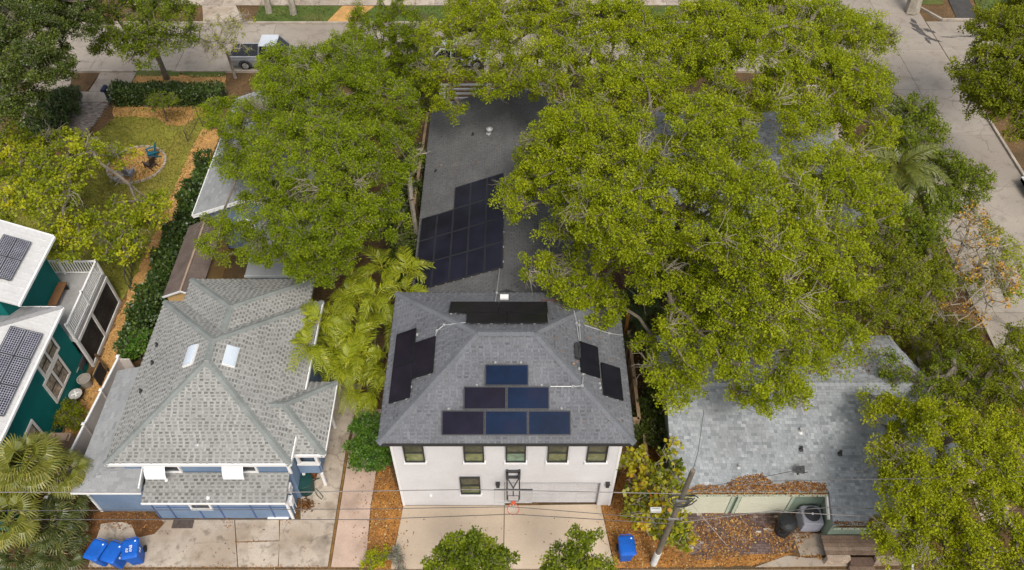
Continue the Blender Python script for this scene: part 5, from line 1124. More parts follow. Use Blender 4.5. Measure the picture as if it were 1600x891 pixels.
# round black bin, conditioner
bb_ = thing('rubbish_bin', 'round black plastic bin with domed lid beside the air conditioner', 'bin', g(1232,822)); c = Vector((11.55,14.68,.03))
bb_.location = c; q = MB(); q.lathe([(.30,0),(.33,.3),(.37,.85),(.40,.87),(.40,.92)],c,18); bbo = obj('body', q, M('black_plastic',(.022,.023,.024),.5,.1), bb_)
q = MB(); q.lathe([(.42,.92),(.42,.96),(.36,1.04),(.2,1.1),(.02,1.11)],c,18); q.obox(c+Vector((-.2,-.1,1.08)),(.16,.05,0),(-.03,.1,0),(0,0,.03)); obj('lid', q, MATS['black_plastic'], bb_)
q = MB(); q.tube([c+Vector((-.36,-.3,.8)),c+Vector((-.45,-.42,.75)),c+Vector((-.2,-.5,.75)),c+Vector((-.1,-.4,.8))],.025,6); obj('handle', q, MATS['black_plastic'], bb_)
ac = thing('air_conditioner', 'grey air conditioner condenser with round fan grille against the sage green wall', 'air conditioner', g(1270,808)); c = Vector((12.72,15.08,.035)); ac.location = c
ACG = M('ac_grey', (.34,.34,.38), .5, .05); ACD = M('ac_dark', (.05,.05,.055), .7)
def rr_(w_, z, r): return [(c.x+x, c.y+y, z) for x,y,z in ring4(w_,w_,z,r)]
q = MB(); q.loft([rr_(.42,.06,.1),rr_(.42,.12,.1)]); q.loft([rr_(.42,.74,.12),rr_(.43,.78,.12),rr_(.40,.84,.14),rr_(.34,.845,.3)])
for sx in (-1,1):
    for sy in (-1,1): q.box(c.x+sx*.37-.04,c.y+sy*.37-.04,.1,c.x+sx*.37+.04,c.y+sy*.37+.04,.76)
obj('case', q, ACG, ac); q = MB()
for k in range(11): q.loft([rr_(.40,.14+k*.055,.1),rr_(.41,.155+k*.055,.1),rr_(.40,.17+k*.055,.1)])
obj('louver', q, ACG, ac); q = MB(); q.lathe([(.33,.846),(.33,.851)],c,24); obj('fan_opening', q, ACD, ac)
q = MB()
for r in (.10,.16,.22,.28): q.tube([(c.x+r*math.cos(t*.2618),c.y+r*math.sin(t*.2618),.875) for t in range(25)],.006,4,cap=False)
for k in range(6): a = k*1.047; q.bar((c.x+.05*math.cos(a),c.y+.05*math.sin(a),.872),(c.x+.31*math.cos(a),c.y+.31*math.sin(a),.858),.012)
obj('grille', q, M('grille_grey',(.2,.2,.22),.5), ac); q = MB(); q.lathe([(.05,.86),(.05,.89),(.02,.895)],c,10); obj('hub', q, WHITE, ac)
q = MB()
for k in range(4): a = k*1.571+.3; q.obox((c.x+.15*math.cos(a),c.y+.15*math.sin(a),.8525),(.13*math.cos(a),.13*math.sin(a),0),(-.06*math.sin(a),.06*math.cos(a),0),(0,0,.001))
obj('fan_blade', q, M('fan_grey',(.12,.12,.13),.5), ac)
# green barrel, hose, door mat, clutter by the porch
c = g(479,765); gb = thing('barrel', 'dark green round barrel standing on concrete under the blue porch', 'barrel', c)
q = MB(); q.lathe([(.36,0),(.41,.4),(.40,.8),(.43,.82),(.43,.88)],c,18); obj('body', q, M('green_plastic',(.012,.05,.045),.5,.1), gb); q = MB(); q.lathe([(.43,.88),(.40,.92),(.1,.95),(.03,.96)],c,18); obj('lid', q, MATS['green_plastic'], gb)
HOSE = M('green_hose', (.05,.075,.045), .6); a = g(494,750); pts = [a+Vector((-.15+.2*math.sin(t*.9)+t*.012, .5-t*.055+.1*math.cos(t*1.3), .04+.02*(t%3))) for t in range(14)]+[g(496,775)+Vector((0,0,.03)),g(503,781)+Vector((0,0,.03)),g(505,777)+Vector((0,0,.03)),g(498,768)+Vector((0,0,.03)),g(493,764)+Vector((0,0,.03))]
q = MB(); q.tube(pts,.022,6); tag(obj('hose', q, HOSE), 'green garden hose looped on the concrete beside the green barrel', 'hose')
rp_ = thing('planter', 'rusty brown planter box under the blue porch', 'planter', g(486,737)); c = g(485,742); q = MB(); q.loft([[(c.x+x*1.0,c.y+y,z) for x,y,z in ring4(.3,.22,0,.05)],[(c.x+x,c.y+y,z) for x,y,z in ring4(.34,.26,.5,.05)]]); obj('box', q, M('rust_brown',(.25,.09,.03),.9,.3,3), rp_); q = MB(); q.loft([[(c.x+x,c.y+y,z) for x,y,z in ring4(.29,.21,.501,.05)],[(c.x+x,c.y+y,z) for x,y,z in ring4(.1,.1,.56,.05)]]); obj('soil', q, SOIL, rp_)
dm = P([(272,812),(304,812),(301,826),(268,826)]); q = MB(); q.prism([(p.x,p.y) for p in dm],.02,.045); mo = tag(obj('door_mat', q, M('brown_mat',(.085,.065,.055),.95,.2,6,30,.3)), 'dark brown doormat lying before the blue lower wall', 'doormat')
pl = g(478,790); q = MB()
lf2 = thing('leaf_pile', 'heap of reddish dead leaves by the corner of the blue house', 'leaf pile', pl); a = RNG.uniform(0,6.28,260); rr2 = np.abs(RNG.normal(0,.2,260)); ps = np.stack([pl.x+rr2*np.cos(a),pl.y+rr2*np.sin(a)*.8,.04+np.maximum(0,.12-rr2*.3)],1); quads('leaves', leafquads(ps, unit(np.stack([np.cos(a),np.sin(a),RNG.normal(0,.4,260)],1)), RNG.uniform(.06,.12,260), .4), np.clip(RNG.normal(.2,.15,260),0,1), LIT, lf2)
# side yard of the teal house
c = g(138,602); pp = thing('plant_pot', 'grey round planter pot against the teal wall near the screened porch', 'pot', c); q = MB(); q.lathe([(.24,0),(.30,.5),(.33,.52),(.33,.58),(.27,.58),(.25,.5)],c,16); obj('pot', q, M('pot_grey',(.28,.25,.21),.8,.1), pp)
c = g(126,627); rt = thing('table', 'small round pale patio table beside the grey planter pot', 'table', c); q = MB(); q.lathe([(.30,.6),(.31,.62),(.31,.64),(.02,.645)],c,20); obj('table_top', q, M('pale_table',(.42,.40,.37),.7,.2,4), rt)
for k in range(3): a = k*2.094; q = MB(); q.tube([c+Vector((.06*math.cos(a),.06*math.sin(a),.6)),c+Vector((.24*math.cos(a),.24*math.sin(a),0))],.018,6); obj('leg', q, DKTRIM, rt)
q = MB(); q.obox(c+Vector((0,0,.652)),(.16,.1,0),(-.02,.03,0),(0,0,.006)); q.obox(c+Vector((.02,0,.665)),(.1,-.16,0),(.03,.02,0),(0,0,.006)); obj('slat', q, WHITE, rt)
c = g(129,577); gg = thing('grill', 'black barbecue grill with pale cover plates by the porch corner', 'grill', c); q = MB(); q.loft([[(c.x+x,c.y+y,z) for x,y,z in ring4(.3,.4,.45,.06)],[(c.x+x,c.y+y,z) for x,y,z in ring4(.3,.4,.75,.08)],[(c.x+x,c.y+y,z) for x,y,z in ring4(.2,.36,.95,.1)]]); obj('body', q, BLK, gg); q = MB(); q.box(c.x-.32,c.y-.7,.72,c.x+.28,c.y-.42,.76); obj('shelf', q, GALV, gg)
for sx in (-1,1):
    for sy in (-1,1): q = MB(); q.box(c.x+sx*.25-.02,c.y+sy*.33-.02,0,c.x+sx*.25+.02,c.y+sy*.33+.02,.46); obj('leg', q, BLK, gg)
a, b = g(88,672), g(123,632); q = MB(); q.bar(a+Vector((0,0,.25)),b+Vector((0,0,.25)),.05,.08); tag(obj('edging_board', q, M('pale_timber',(.36,.30,.2),.9)), 'pale timber edging board along the bed under the teal wall', 'edging board')
a, b = g(153,560), g(170,581); q = MB(); q.bar(a+Vector((0,0,.3)),b+Vector((0,0,.3)),.09,.12); q.bar(a+Vector((0,0,0)),a+Vector((0,0,.34)),.1); q.bar(b,b+Vector((0,0,.34)),.1); tag(obj('timber_barrier', q, M('dark_timber',(.10,.055,.025),.9)), 'dark brown timber beam crossing the mulch path beside the porch', 'timber beam')
a, b = g(158,605), g(167,583); q = MB(); q.bar(a+Vector((0,0,.5)),b+Vector((0,0,.5)),.06,.9); tag(obj('gate_leaf', q, M('black_gate',(.03,.03,.032),.7)), 'dark gate leaf leaning against the pale vinyl fence', 'gate')
a, b = g(133,550,0), g(195,473,0)
c = g(103,696); q = MB(); q.loft([[(c.x+x,c.y+y,z) for x,y,z in ring4(.55,.24,.0,.05)],[(c.x+x,c.y+y,z) for x,y,z in ring4(.5,.22,.75,.05)]]); q.box(c.x-.42,c.y-.22,.751,c.x-.15,c.y+.1,.86); q.box(c.x+.12,c.y-.22,.751,c.x+.42,c.y+.1,.86); tag(obj('covered_bench', q, M('tan_cover',(.38,.27,.19),.9,.1)), 'tan fabric covered bench beside the vinyl fence and the palms', 'bench')
c = g(70,757); q = MB(); q.loft([[(c.x+x,c.y+y,z) for x,y,z in ring4(.35,.28,.0,.08)],[(c.x+x,c.y+y,z) for x,y,z in ring4(.45,.36,.5,.1)],[(c.x+x,c.y+y,z) for x,y,z in ring4(.40,.31,.5,.1)],[(c.x+x,c.y+y,z) for x,y,z in ring4(.34,.26,.2,.08)]]); tub = tag(obj('tub', q, M('black_tub',(.03,.03,.032),.6)), 'black garden tub with pale rim between the palms and the vinyl fence', 'tub')
# adirondack chairs
def adirondack(label, loc, rz, mat):
    t = thing('garden_chair', label, 'chair', (0,0,0), 'garden chairs around the mulch circle')
    for k in range(5): q = MB(); x = -.22+k*.11; q.obox((x,.28,.66),(.048,0,0),(0,.16,.38+.04*math.cos((k-2)*.7)),(0,-.012,.005)); obj('back_slat', q, mat, t)
    for k in range(5): q = MB(); y = -.28+k*.115; q.obox((0,y,.38-.03*k),(.28,0,0),(0,.05,-.014),(0,0,.012)); obj('seat_slat', q, mat, t)
    for s_ in (-1,1):
        q = MB(); q.obox((s_*.34,-.02,.58),(.07,0,0),(0,.38,0),(0,0,.013)); obj('armrest', q, mat, t)
        q = MB(); q.box(s_*.32-.02,-.36,0,s_*.32+.02,-.26,.567); obj('leg', q, mat, t); q = MB(); q.bar((s_*.29,-.3,.36),(s_*.29,.5,.02),.03,.1); obj('leg', q, mat, t)
    t.location = loc; t.rotation_euler = (0,0,rz); t.scale = (.85,.85,.85); return t
CT = M('teal_chair', (.012,.115,.16), .5); CGY = M('grey_chair', (.24,.24,.26), .6); CBN = M('brown_chair', (.07,.05,.04), .7); CWG = M('weathered_chair', (.36,.34,.30), .7)
adirondack('teal slatted garden chair on the mulch circle', (*g(241,246).xy,.05), R(-62), CT)
adirondack('dark brown slatted garden chair at the right rim of the mulch circle', (*g(238,262).xy,.05), R(-120), CBN)
adirondack('grey slatted garden chair at the near side of the mulch circle', (*g(203,277).xy,.05), R(170), CGY)
adirondack('weathered pale garden chair at the near left rim of the mulch circle', (*g(186,284).xy,.05), R(140), CWG)
# mail box by the hedge end
c = g(172,160); mb_ = thing('mailbox', 'dark blue mailbox on a post at the end of the clipped hedge', 'mailbox', c); NAVY = M('navy_paint',(.025,.035,.075),.6)
q = MB(); q.box(c.x-.07,c.y-.07,0,c.x+.07,c.y+.07,.95); obj('post', q, NAVY, mb_); q = MB(); q.loft([[(c.x+.16*math.cos(a),y,1.1+.13*max(math.sin(a),-.8)) for a in [k*.5236 for k in range(12)]] for y in (c.y-.28,c.y+.28)]); obj('box', q, NAVY, mb_)
# parked vehicles
TYRE = M('tyre', (.02,.02,.02), .9); RIM = M('alloy_rim', (.5,.5,.5), .35, metal=.7); CGL = M('car_glass', (.018,.022,.028), .06, spec=.7); LAMP = M('headlamp_glass',(.6,.6,.6),.15)
def vehicle(name, label, loc, rz, paint, kind, group=None, cat='car', roofp=None):
    t = thing(name, label, cat, (0,0,0), group); L = 5.4 if kind == 'pickup' else 4.6; W_ = .92; hl = L/2
    zb = .98 if kind == 'pickup' else .86
    def sec(x, w_, z0, z1, r=.1): return [(x,-w_+.03,z0),(x,w_-.03,z0),(x,w_,z0+.18),(x,w_,z1-.2),(x,w_-r*.6,z1-.05),(x,w_-r*1.5,z1),(x,-w_+r*1.5,z1),(x,-w_+r*.6,z1-.05),(x,-w_,z1-.2),(x,-w_,z0+.18)]
    q = MB(); q.loft([sec(-hl,.76,.42,zb-.1),sec(-hl+.12,.88,.30,zb),sec(-hl*.45,W_,.27,zb),sec(hl*.2,W_,.27,zb),sec(hl*.5,.91,.27,zb-.03),sec(hl-.3,.86,.30,zb-.12),sec(hl-.02,.72,.42,zb-.24)]); obj('body', q, paint, t)
    xs = (-.55,-.35,.75,1.35) if kind == 'pickup' else (-1.75,-1.1,.35,1.15); zt = 1.82 if kind == 'pickup' else 1.45
    def cab(x,w_,z): return [(x,-w_,z),(x,w_,z)]
    a = .86; b = .66
    q = MB(); P4 = [(xs[0],-a,zb-.02),(xs[3],-a,zb-.04),(xs[3],a,zb-.04),(xs[0],a,zb-.02),(xs[1],-b,zt-.04),(xs[2],-b,zt-.04),(xs[2],b,zt-.04),(xs[1],b,zt-.04)]
    q.mesh(P4,[(4,5,6,7),(0,1,5,4),(1,2,6,5),(2,3,7,6),(3,0,4,7)]); obj('window', q, CGL, t)
    q = MB(); q.loft([[(xs[1]-.06,-b-.04,zt-.05),(xs[2]+.06,-b-.04,zt-.05),(xs[2]+.06,b+.04,zt-.05),(xs[1]-.06,b+.04,zt-.05)],[(xs[1]-.03,-b+.0,zt+.02),(xs[2]+.0,-b+.0,zt+.02),(xs[2]+.0,b,zt+.02),(xs[1]-.03,b,zt+.02)]]); obj('roof', q, roofp or paint, t)
    q = MB()
    for s_ in (-1,1):
        for i_, j_ in ((0,4),(1,5)):
            pa, pb = Vector(P4[i_]), Vector(P4[j_]); pa.y *= -s_; pb.y *= -s_; q.bar(pa+Vector((0,s_*.012,0)),pb+Vector((0,s_*.012,0)),.07)
        xm = (xs[1]+xs[2])/2; q.bar((xm,s_*(a+.012),zb),(xm-.03,s_*(b+.03),zt),.06)
    obj('pillar', q, paint, t)
    for s_ in (-1,1):
        for x in (-hl*.58, hl*.62):
            q = MB(); c = Vector((x,s_*(W_-.09),.34)); q.tube([c-Vector((0,.11*s_,0)),c+Vector((0,.115*s_,0))],.35,20); wo_ = obj('wheel', q, TYRE, t)
            q = MB(); q.tube([c+Vector((0,.116*s_,0)),c+Vector((0,.126*s_,0))],[.23,.2],16); 
            for k in range(5): an = k*1.2566; q.bar(c+Vector((.04*math.cos(an),.13*s_,.04*math.sin(an))),c+Vector((.22*math.cos(an),.13*s_,.22*math.sin(an))),.05)
            obj('rim', q, RIM, wo_)
            q = MB(); q.tube([(x+.43*math.cos(th_),s_*(W_+.004),.34+.43*math.sin(th_)) for th_ in [k*.3142-.05 for k in range(11)]],.045,6); obj('wheel_arch', q, BLK, t)
        q = MB(); q.box(hl-.22,s_*.62-.16,zb-.36,hl-.03,s_*.62+.16,zb-.22); obj('headlight', q, LAMP, t)
        q = MB(); q.box(-hl+.0,s_*.7-.1,zb-.4,-hl+.12,s_*.7+.1,zb-.1); obj('taillight', q, M('tail_red',(.35,.02,.02),.3), t)
        q = MB(); q.obox((xs[3]-.25,s_*1.0,zb+.08),(.05,0,0),(0,.09,0),(0,0,.06)); obj('mirror', q, paint, t)
        q = MB()
        for x in (xs[0]+.25,(xs[1]+xs[2])/2,xs[3]-.05): q.box(x-.008,s_*(W_+.002)-.006,.4,x+.008,s_*(W_+.002)+.006,zb-.18)
        q.box((xs[1]+xs[2])/2+.12,s_*(W_+.012)-.012,zb-.24,(xs[1]+xs[2])/2+.3,s_*(W_+.012)+.012,zb-.2); obj('door_seam', q, BLK, t)
    if kind == 'pickup':
        q = MB(); q.box(-hl+.14,-.78,zb-.005,xs[0]-.08,.78,zb+.05); obj('bed_cover', q, M('tonneau',(.025,.026,.03),.6), t)
        q = MB()
        for s_ in (-1,1): q.box(-hl+.1,s_*.83-.05,zb,xs[0]-.05,s_*.83+.05,zb+.06)
        obj('bed_rail', q, M('chrome_rail',(.55,.55,.57),.3,metal=.5), t)
    t.location = loc; t.rotation_euler = (0,0,rz); return t
SIL = M('silver_paint', (.30,.31,.33), .28, .04, metal=.4, coat=.6); WHP = M('white_car_paint', (.62,.64,.66), .25, .03, coat=.6); BKP = M('black_car_paint', (.015,.015,.017), .2, .03, coat=.8); GNP = M('pale_green_car', (.33,.37,.34), .3, .03, coat=.6)
c = g(386,108); vehicle('pickup_truck', 'silver pickup truck with black bed cover parked at the kerb beside the leafy tree', (c.x+1.57,c.y+.78,0), 0, SIL, 'pickup', 'cars parked on the streets', 'pickup truck', M('bright_silver',(.55,.58,.62),.4,.03))
c = g(8,108); vehicle('parked_car', 'pale grey green car nosing out from under the dark shaded tree at the left', (c.x-1.4,c.y+.7,0), 0, GNP, 'car', 'cars parked on the streets')
c = g(712,88,1.4); vehicle('parked_car', 'white car parked on the street, glimpsed through the oak leaves', (c.x,49.8,0), 0, WHP, 'car', 'cars parked on the streets')
vehicle('parked_car', 'black car at the right picture edge on the cross street', (32.95,36.0,0), R(180), BKP, 'car', 'cars parked on the streets')
# ================================================================== PLANTS
OAKL = leafmat('oak_leaf', [(0, (0.0907,0.1174,0.0046)), (0.35, (0.2555,0.3088,0.0091)), (0.65, (0.3710,0.4219,0.0125)), (1, (0.5276,0.5273,0.0205))], 0.42, 0.012)
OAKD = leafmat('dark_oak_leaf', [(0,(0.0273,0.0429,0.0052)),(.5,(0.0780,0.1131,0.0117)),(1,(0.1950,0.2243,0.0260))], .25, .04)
MIDL = leafmat('mid_leaf', [(0, (0.0576,0.0846,0.0057)), (0.5, (0.1731,0.2323,0.0125)), (1, (0.3317,0.3733,0.0228))], 0.4, 0.015)
GRNL = leafmat('laurel_leaf', [(0, (0.0611,0.0896,0.0046)), (0.35, (0.1833,0.2496,0.0091)), (0.65, (0.2785,0.3520,0.0125)), (1, (0.4075,0.4479,0.0205))], 0.42, 0.012)
YELL = leafmat('yellow_green_leaf', [(0, (0.0952,0.1218,0.0046)), (0.35, (0.2721,0.3181,0.0091)), (0.65, (0.4081,0.4331,0.0125)), (1, (0.5442,0.5144,0.0205))], 0.42, 0.012)
MULB = leafmat('light_broad_leaf', [(0, (0.0833,0.1152,0.0068)), (0.35, (0.2499,0.3049,0.0114)), (0.65, (0.3887,0.4202,0.0160)), (1, (0.5832,0.5421,0.0251))], 0.42, 0.015)
FRES = leafmat('fresh_leaf', [(0, (0.03, 0.085, 0.01)), (0.5, (0.085, 0.19, 0.015)), (1, (0.2, 0.31, 0.03))], 0.3, 0.03)
SEAG = leafmat('sea_grape_leaf', [(0, (0.08, 0.11, 0.008)), (0.35, (0.22, 0.25, 0.012)), (0.65, (0.42, 0.37, 0.015)), (0.88, (0.56, 0.42, 0.018)), (1, (0.56, 0.24, 0.03))], 0.3, 0.03)
ORNL = leafmat('orange_leaf', [(0,(.36,.17,.015)),(.6,(.6,.33,.03)),(1,(.65,.44,.08))], .3, .03)
HEDL = leafmat('hedge_leaf', [(0,(0.0210,0.0390,0.0090)),(.5,(0.0600,0.1020,0.0180)),(.8,(0.1275,0.1800,0.0300)),(1,(0.3000,0.3300,0.1050))], .2, .06)
CLUS = leafmat('clusia_leaf', [(0,(0.0180,0.0360,0.0075)),(.5,(0.0525,0.0990,0.0150)),(.8,(0.1275,0.1875,0.0300)),(1,(0.2550,0.3000,0.0600))], .2, .06)
OLIV = leafmat('olive_leaf', [(0, (0.0736,0.0907,0.0057)), (0.5, (0.2134,0.2485,0.0114)), (1, (0.3974,0.4093,0.0228))], 0.42, 0.012)
ARECA = leafmat('areca_leaf', [(0, (0.0853,0.1236,0.0060)), (0.4, (0.2273,0.2804,0.0100)), (0.7, (0.3694,0.3897,0.0180)), (1, (0.4926,0.4373,0.0500))], 0.3, 0.03)
SABAL = leafmat('sabal_leaf', [(0,(.045,.06,.012)),(.5,(.165,.185,.02)),(.8,(.31,.28,.045)),(1,(.48,.36,.14))], .25, .05)
FANG = leafmat('fan_leaf', [(0,(.02,.035,.01)),(.5,(.07,.095,.02)),(.8,(.16,.17,.04)),(1,(.4,.3,.12))], .25, .05)
DEAD = leafmat('dry_twig_leaf', [(0,(.16,.12,.07)),(1,(.35,.28,.18))], .1, .02)
O1 = lobes_px([(850,320,9,62,.75),(905,235,10,85,.7),(935,380,7.5,56,.7),(1000,320,11,105,.6),(1085,225,11.5,95,.6),(1160,330,12,115,.55),(1060,420,9,75,.65),(1185,445,10,95,.55),(1265,405,10.5,85,.6),(1105,525,8,70,.6),(1195,555,8,78,.55),(1280,525,7.5,58,.6),(1052,598,6.5,42,.7),(1180,622,6.5,34,.7),(1232,628,6.2,26,.7),(905,452,6.8,46,.6),(940,480,6.8,34,.6),(852,250,8,46,.7),(818,290,8.2,26,.7),(842,418,7.2,28,.7),(1310,300,11,88,.55),(1000,150,10,55,.6),(1010,540,6.5,20,.7)])
tree('oak_tree', 'largest spreading live oak, covering the middle of the block right of the charcoal roof', g(1085,455), O1, OAKL, .125, 235, .72, .60, .42, group='live oaks', fork=.3, twigs=6, holes=.19, dead=.09)
O2 = lobes_px([(715,62,8,52,.7),(690,118,7,38,.7),(800,50,9,78,.6),(885,105,9.5,72,.6),(955,55,10,75,.6),(1030,95,10,72,.6),(800,128,8,46,.6),(745,130,7,28,.6),(700,165,6,22,.7),(960,150,10,60,.6),(870,20,9,50,.6),(740,10,8,40,.6)])
tree('oak_tree', 'live oak over the far end of the charcoal roof reaching across the street', g(900,165), O2, OAKL, .135, 190, .78, .64, .40, group='live oaks', fork=.32, twigs=5, holes=.14, dead=.08)
O3 = lobes_px([(1100,55,10,75,.6),(1190,95,11,88,.6),(1265,55,10,75,.6),(1335,55,9,48,.6),(1295,145,10,80,.6),(1215,185,10,75,.6),(1345,195,9,52,.6),(1378,60,9,26,.6),(1085,145,10,62,.6),(1180,15,10,60,.6),(1345,120,9,40,.6)])
tree('oak_tree', 'live oak nearest the street corner at the upper right of the block', g(1235,190), O3, OAKL, .135, 190, .78, .64, .40, group='live oaks', fork=.32, twigs=5, holes=.14, dead=.08)
tree('shrub_tree', 'dark green small tree beside the cross street, below the oak at the street corner', g(1412,225), lobes_px([(1388,150,6,26,.8),(1425,190,6,42,.8),(1402,232,6,45,.8),(1368,180,6,32,.8),(1450,215,5,26,.8),(1375,130,6.5,22,.8)]), MIDL, .17, 70, .7, .55, .16, holes=.2, twigs=5)
tree('shrub_tree', 'dark leafed tree overhanging the cross street kerb beside the feather palm', g(1462,330), lobes_px([(1468,280,5,46,.8),(1508,282,5,34,.8),(1445,322,5,42,.8),(1420,372,5,50,.8),(1500,310,4.5,30,.8),(1385,330,6,38,.8)]), MIDL, .15, 110, .68, .52, .18, holes=.1)
tree('shrub_tree', 'olive green tree between the big oak and the bare orange leaved tree', g(1400,450), lobes_px([(1372,418,6,58,.7),(1402,480,5,42,.8),(1342,478,6.5,46,.7),(1440,428,5,44,.8),(1330,520,5.5,28,.8),(1430,395,5,35,.8)]), OLIV, .12, 170, .66, .52, .2, holes=.1)
bl = lobes_px([(1505,350,4,40,.9),(1530,400,4,50,.9),(1500,450,4,50,.9),(1550,430,3.6,36,.9),(1465,440,4,36,.9),(1530,470,3.5,34,.9),(1490,400,4,30,.9),(1445,480,3.6,30,.8),(1505,492,3,30,.8),(1570,445,3.2,26,.8)])
tree('bare_tree', 'half bare pale branched tree with tufts of orange leaves by the cross street', g(1478,462), bl, ORNL, .18, 11, .55, .34, .13, bark=TWIGP, bare=.74, twigs=4, holes=.2, inner=.35, droop=.2, twl=1.5, minr=.024)
tree('shrub', 'small green leafed growth tangled along the outer edge of the bare orange tree', g(1545,440), lobes_px([(1550,372,3.4,22,.8),(1568,395,3,26,.8),(1575,420,2.8,22,.8),(1535,345,3.5,20,.8),(1510,440,3,26,.8),(1555,425,3,24,.8),(1570,455,2.6,20,.8),(1500,420,3.4,18,.8)]), YELL, .15, 55, .6, .45, .06, cat='shrub', holes=.2, bark=BARKP)
T9 = lobes_px([(1565,55,8,52,.7),(1555,120,7.5,58,.7),(1598,175,6,52,.7),(1545,165,6,36,.7),(1600,110,8,55,.7),(1530,130,6,26,.7),(1625,30,8,60,.7)])
tree('street_tree', 'dense olive street tree at the upper right beyond the cross street', g(1592,150), T9, OLIV, .16, 190, .72, .62, .3, holes=.06)
Y1 = lobes_px([(1398,650,5.5,36,.7),(1478,682,6.5,56,.6),(1398,722,5.5,34,.7),(1440,772,6,60,.6),(1540,752,6.5,72,.6),(1405,838,5,44,.7),(1480,860,5,62,.6),(1565,858,6,66,.6),(1580,690,6,42,.6),(1520,690,6.5,40,.6),(1380,625,5,20,.7),(1600,790,6,50,.6),(1460,815,5,45,.6),(1385,690,5.2,24,.7)])
tree('laurel_tree', 'bright yellow green tree filling the lower right corner beside the mottled roof', g(1475,775), Y1, YELL, .12, 250, .68, .58, .24, holes=.1, twigs=5, dead=.05)
tree('shrub_tree', 'dark small leafed tree reaching over the far slope of the mottled roof', g(1478,590), lobes_px([(1385,565,4.6,22,.8),(1400,592,4.4,22,.8),(1445,610,4.4,26,.8),(1490,575,4.2,24,.8),(1500,610,4,32,.8)]), MIDL, .12, 110, .62, .48, .14, holes=.2)
tree('shrub_tree', 'dark green tree between the mottled roof and the cross street kerb', g(1525,610), lobes_px([(1500,545,3.6,26,.8),(1540,590,4,48,.8),(1560,645,4,50,.8),(1595,530,3.6,22,.8),(1515,560,3.5,32,.8),(1590,620,4,40,.8),(1500,640,4,40,.8)]), OLIV, .12, 150, .64, .5, .16, holes=.1)
tree('shrub', 'dark leafy bush leaning over the cross street at the right edge', g(1600,560), lobes_px([(1592,535,2.4,18,.8),(1604,560,2,20,.8)]), MIDL, .15, 90, .5, .42, .06, cat='shrub')
L1 = lobes_px([(455,165,8,66,.7),(530,128,9,72,.65),(592,168,8,58,.7),(400,205,7,50,.7),(482,250,9.5,88,.6),(582,255,8,64,.7),(375,258,6,32,.7),(425,325,7.5,52,.7),(505,338,8.5,78,.6),(575,335,7,54,.7),(352,375,5,36,.8),(420,395,5.5,38,.7),(622,205,7,30,.7),(348,178,6,30,.8),(452,108,7,46,.7),(545,80,8,36,.7),(512,400,6.5,46,.7),(335,355,4.6,22,.8),(480,420,5.8,30,.7)])
tree('laurel_tree', 'large yellow green tree left of the charcoal roof, over the blue cottage', g(520,320), L1, GRNL, .115, 240, .70, .58, .26, fork=.3, twigs=7, holes=.14, dead=.08)
for i,(px,py,h,lab) in enumerate(((568,75,7.0,'tall narrow dark shrub beyond the large tree, leftmost of the four columns'),(603,72,7.2,'tall narrow dark shrub, second column from the left'),(632,70,7.4,'tall narrow dark shrub, third column from the left beside the oak'),(655,95,6.8,'tall narrow dark shrub, rightmost column tucked under the oak'))):
    b = g(px,py-8,h*.6); b.z = 0; tree('columnar_shrub', lab, b, [(b.x,b.y,h*.30,.95,.95,h*.32),(b.x,b.y,h*.62,.75,.75,h*.30),(b.x,b.y,h*.88,.4,.4,h*.16)], GRNL, .12, 150, .6, .5, .09, group='tall shrubs in a row', holes=.08, low=-.8, cat='shrub')
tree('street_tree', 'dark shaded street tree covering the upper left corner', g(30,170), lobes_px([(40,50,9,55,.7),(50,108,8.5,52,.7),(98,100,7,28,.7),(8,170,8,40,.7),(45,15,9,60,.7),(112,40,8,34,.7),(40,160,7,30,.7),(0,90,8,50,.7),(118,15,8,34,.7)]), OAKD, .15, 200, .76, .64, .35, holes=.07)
tree('street_tree', 'round open crowned street tree with visible trunk in the far mulch strip', g(261,124), lobes_px([(195,22,6.5,38,.7),(258,22,7,46,.7),(178,68,5.5,30,.7),(238,76,5.5,40,.7),(290,58,5.5,24,.7),(212,58,6.5,36,.7),(225,-5,7,50,.7),(165,40,6,22,.7)]), MIDL, .15, 100, .72, .55, .17, fork=.35, holes=.22, inner=.3, twigs=6)
tree('bare_tree', 'thin nearly bare tree with few yellow leaves in front of the silver pickup', g(368,122), lobes_px([(345,55,4.5,32,.8),(372,45,4.5,30,.8),(330,80,3.5,20,.8),(318,70,4,18,.8),(360,75,4,25,.8)]), YELL, .13, 16, .6, .4, .09, bark=BARKP, bare=.35, twigs=7, inner=.4, holes=.2)
M1 = lobes_px([(30,250,5,44,.6),(100,258,5.5,54,.5),(62,318,5.5,56,.5),(145,318,5,42,.5),(210,338,4.5,36,.5),(245,325,3.8,18,.6),(122,368,4.5,42,.5),(190,385,4,30,.6),(15,300,5,42,.6),(108,395,3.9,16,.7),(135,235,4,24,.6),(185,248,3.8,22,.5),(20,225,5,34,.6),(90,225,5,32,.6),(235,345,3.8,18,.6)])
tree('fruit_tree', 'low spreading light green tree with broad leaves beyond the teal house', g(105,330), M1, MULB, .21, 66, .66, .58, .2, fork=.3, twigs=6, holes=.22, dead=.05, flat=.5, wid=.34, tj=.16)
tree('shrub', 'dense dark rounded shrub left of the concrete front walk', g(82,196), lobes_px([(92,165,.9,26,.7),(72,190,.9,28,.7),(108,152,.9,16,.8),(58,205,.8,22,.8)]), HEDL, .15, 150, .45, .42, .05, cat='shrub', low=-.7, holes=.02)
tree('crape_myrtle', 'small multi stemmed tree with a vase of bare stems in the lawn bed', g(262,190), lobes_px([(250,160,2.2,16,.7),(262,158,2.2,14,.7),(242,165,1.8,12,.7)]), MIDL, .11, 60, .42, .36, .04, fork=.15, twigs=6, holes=.02)
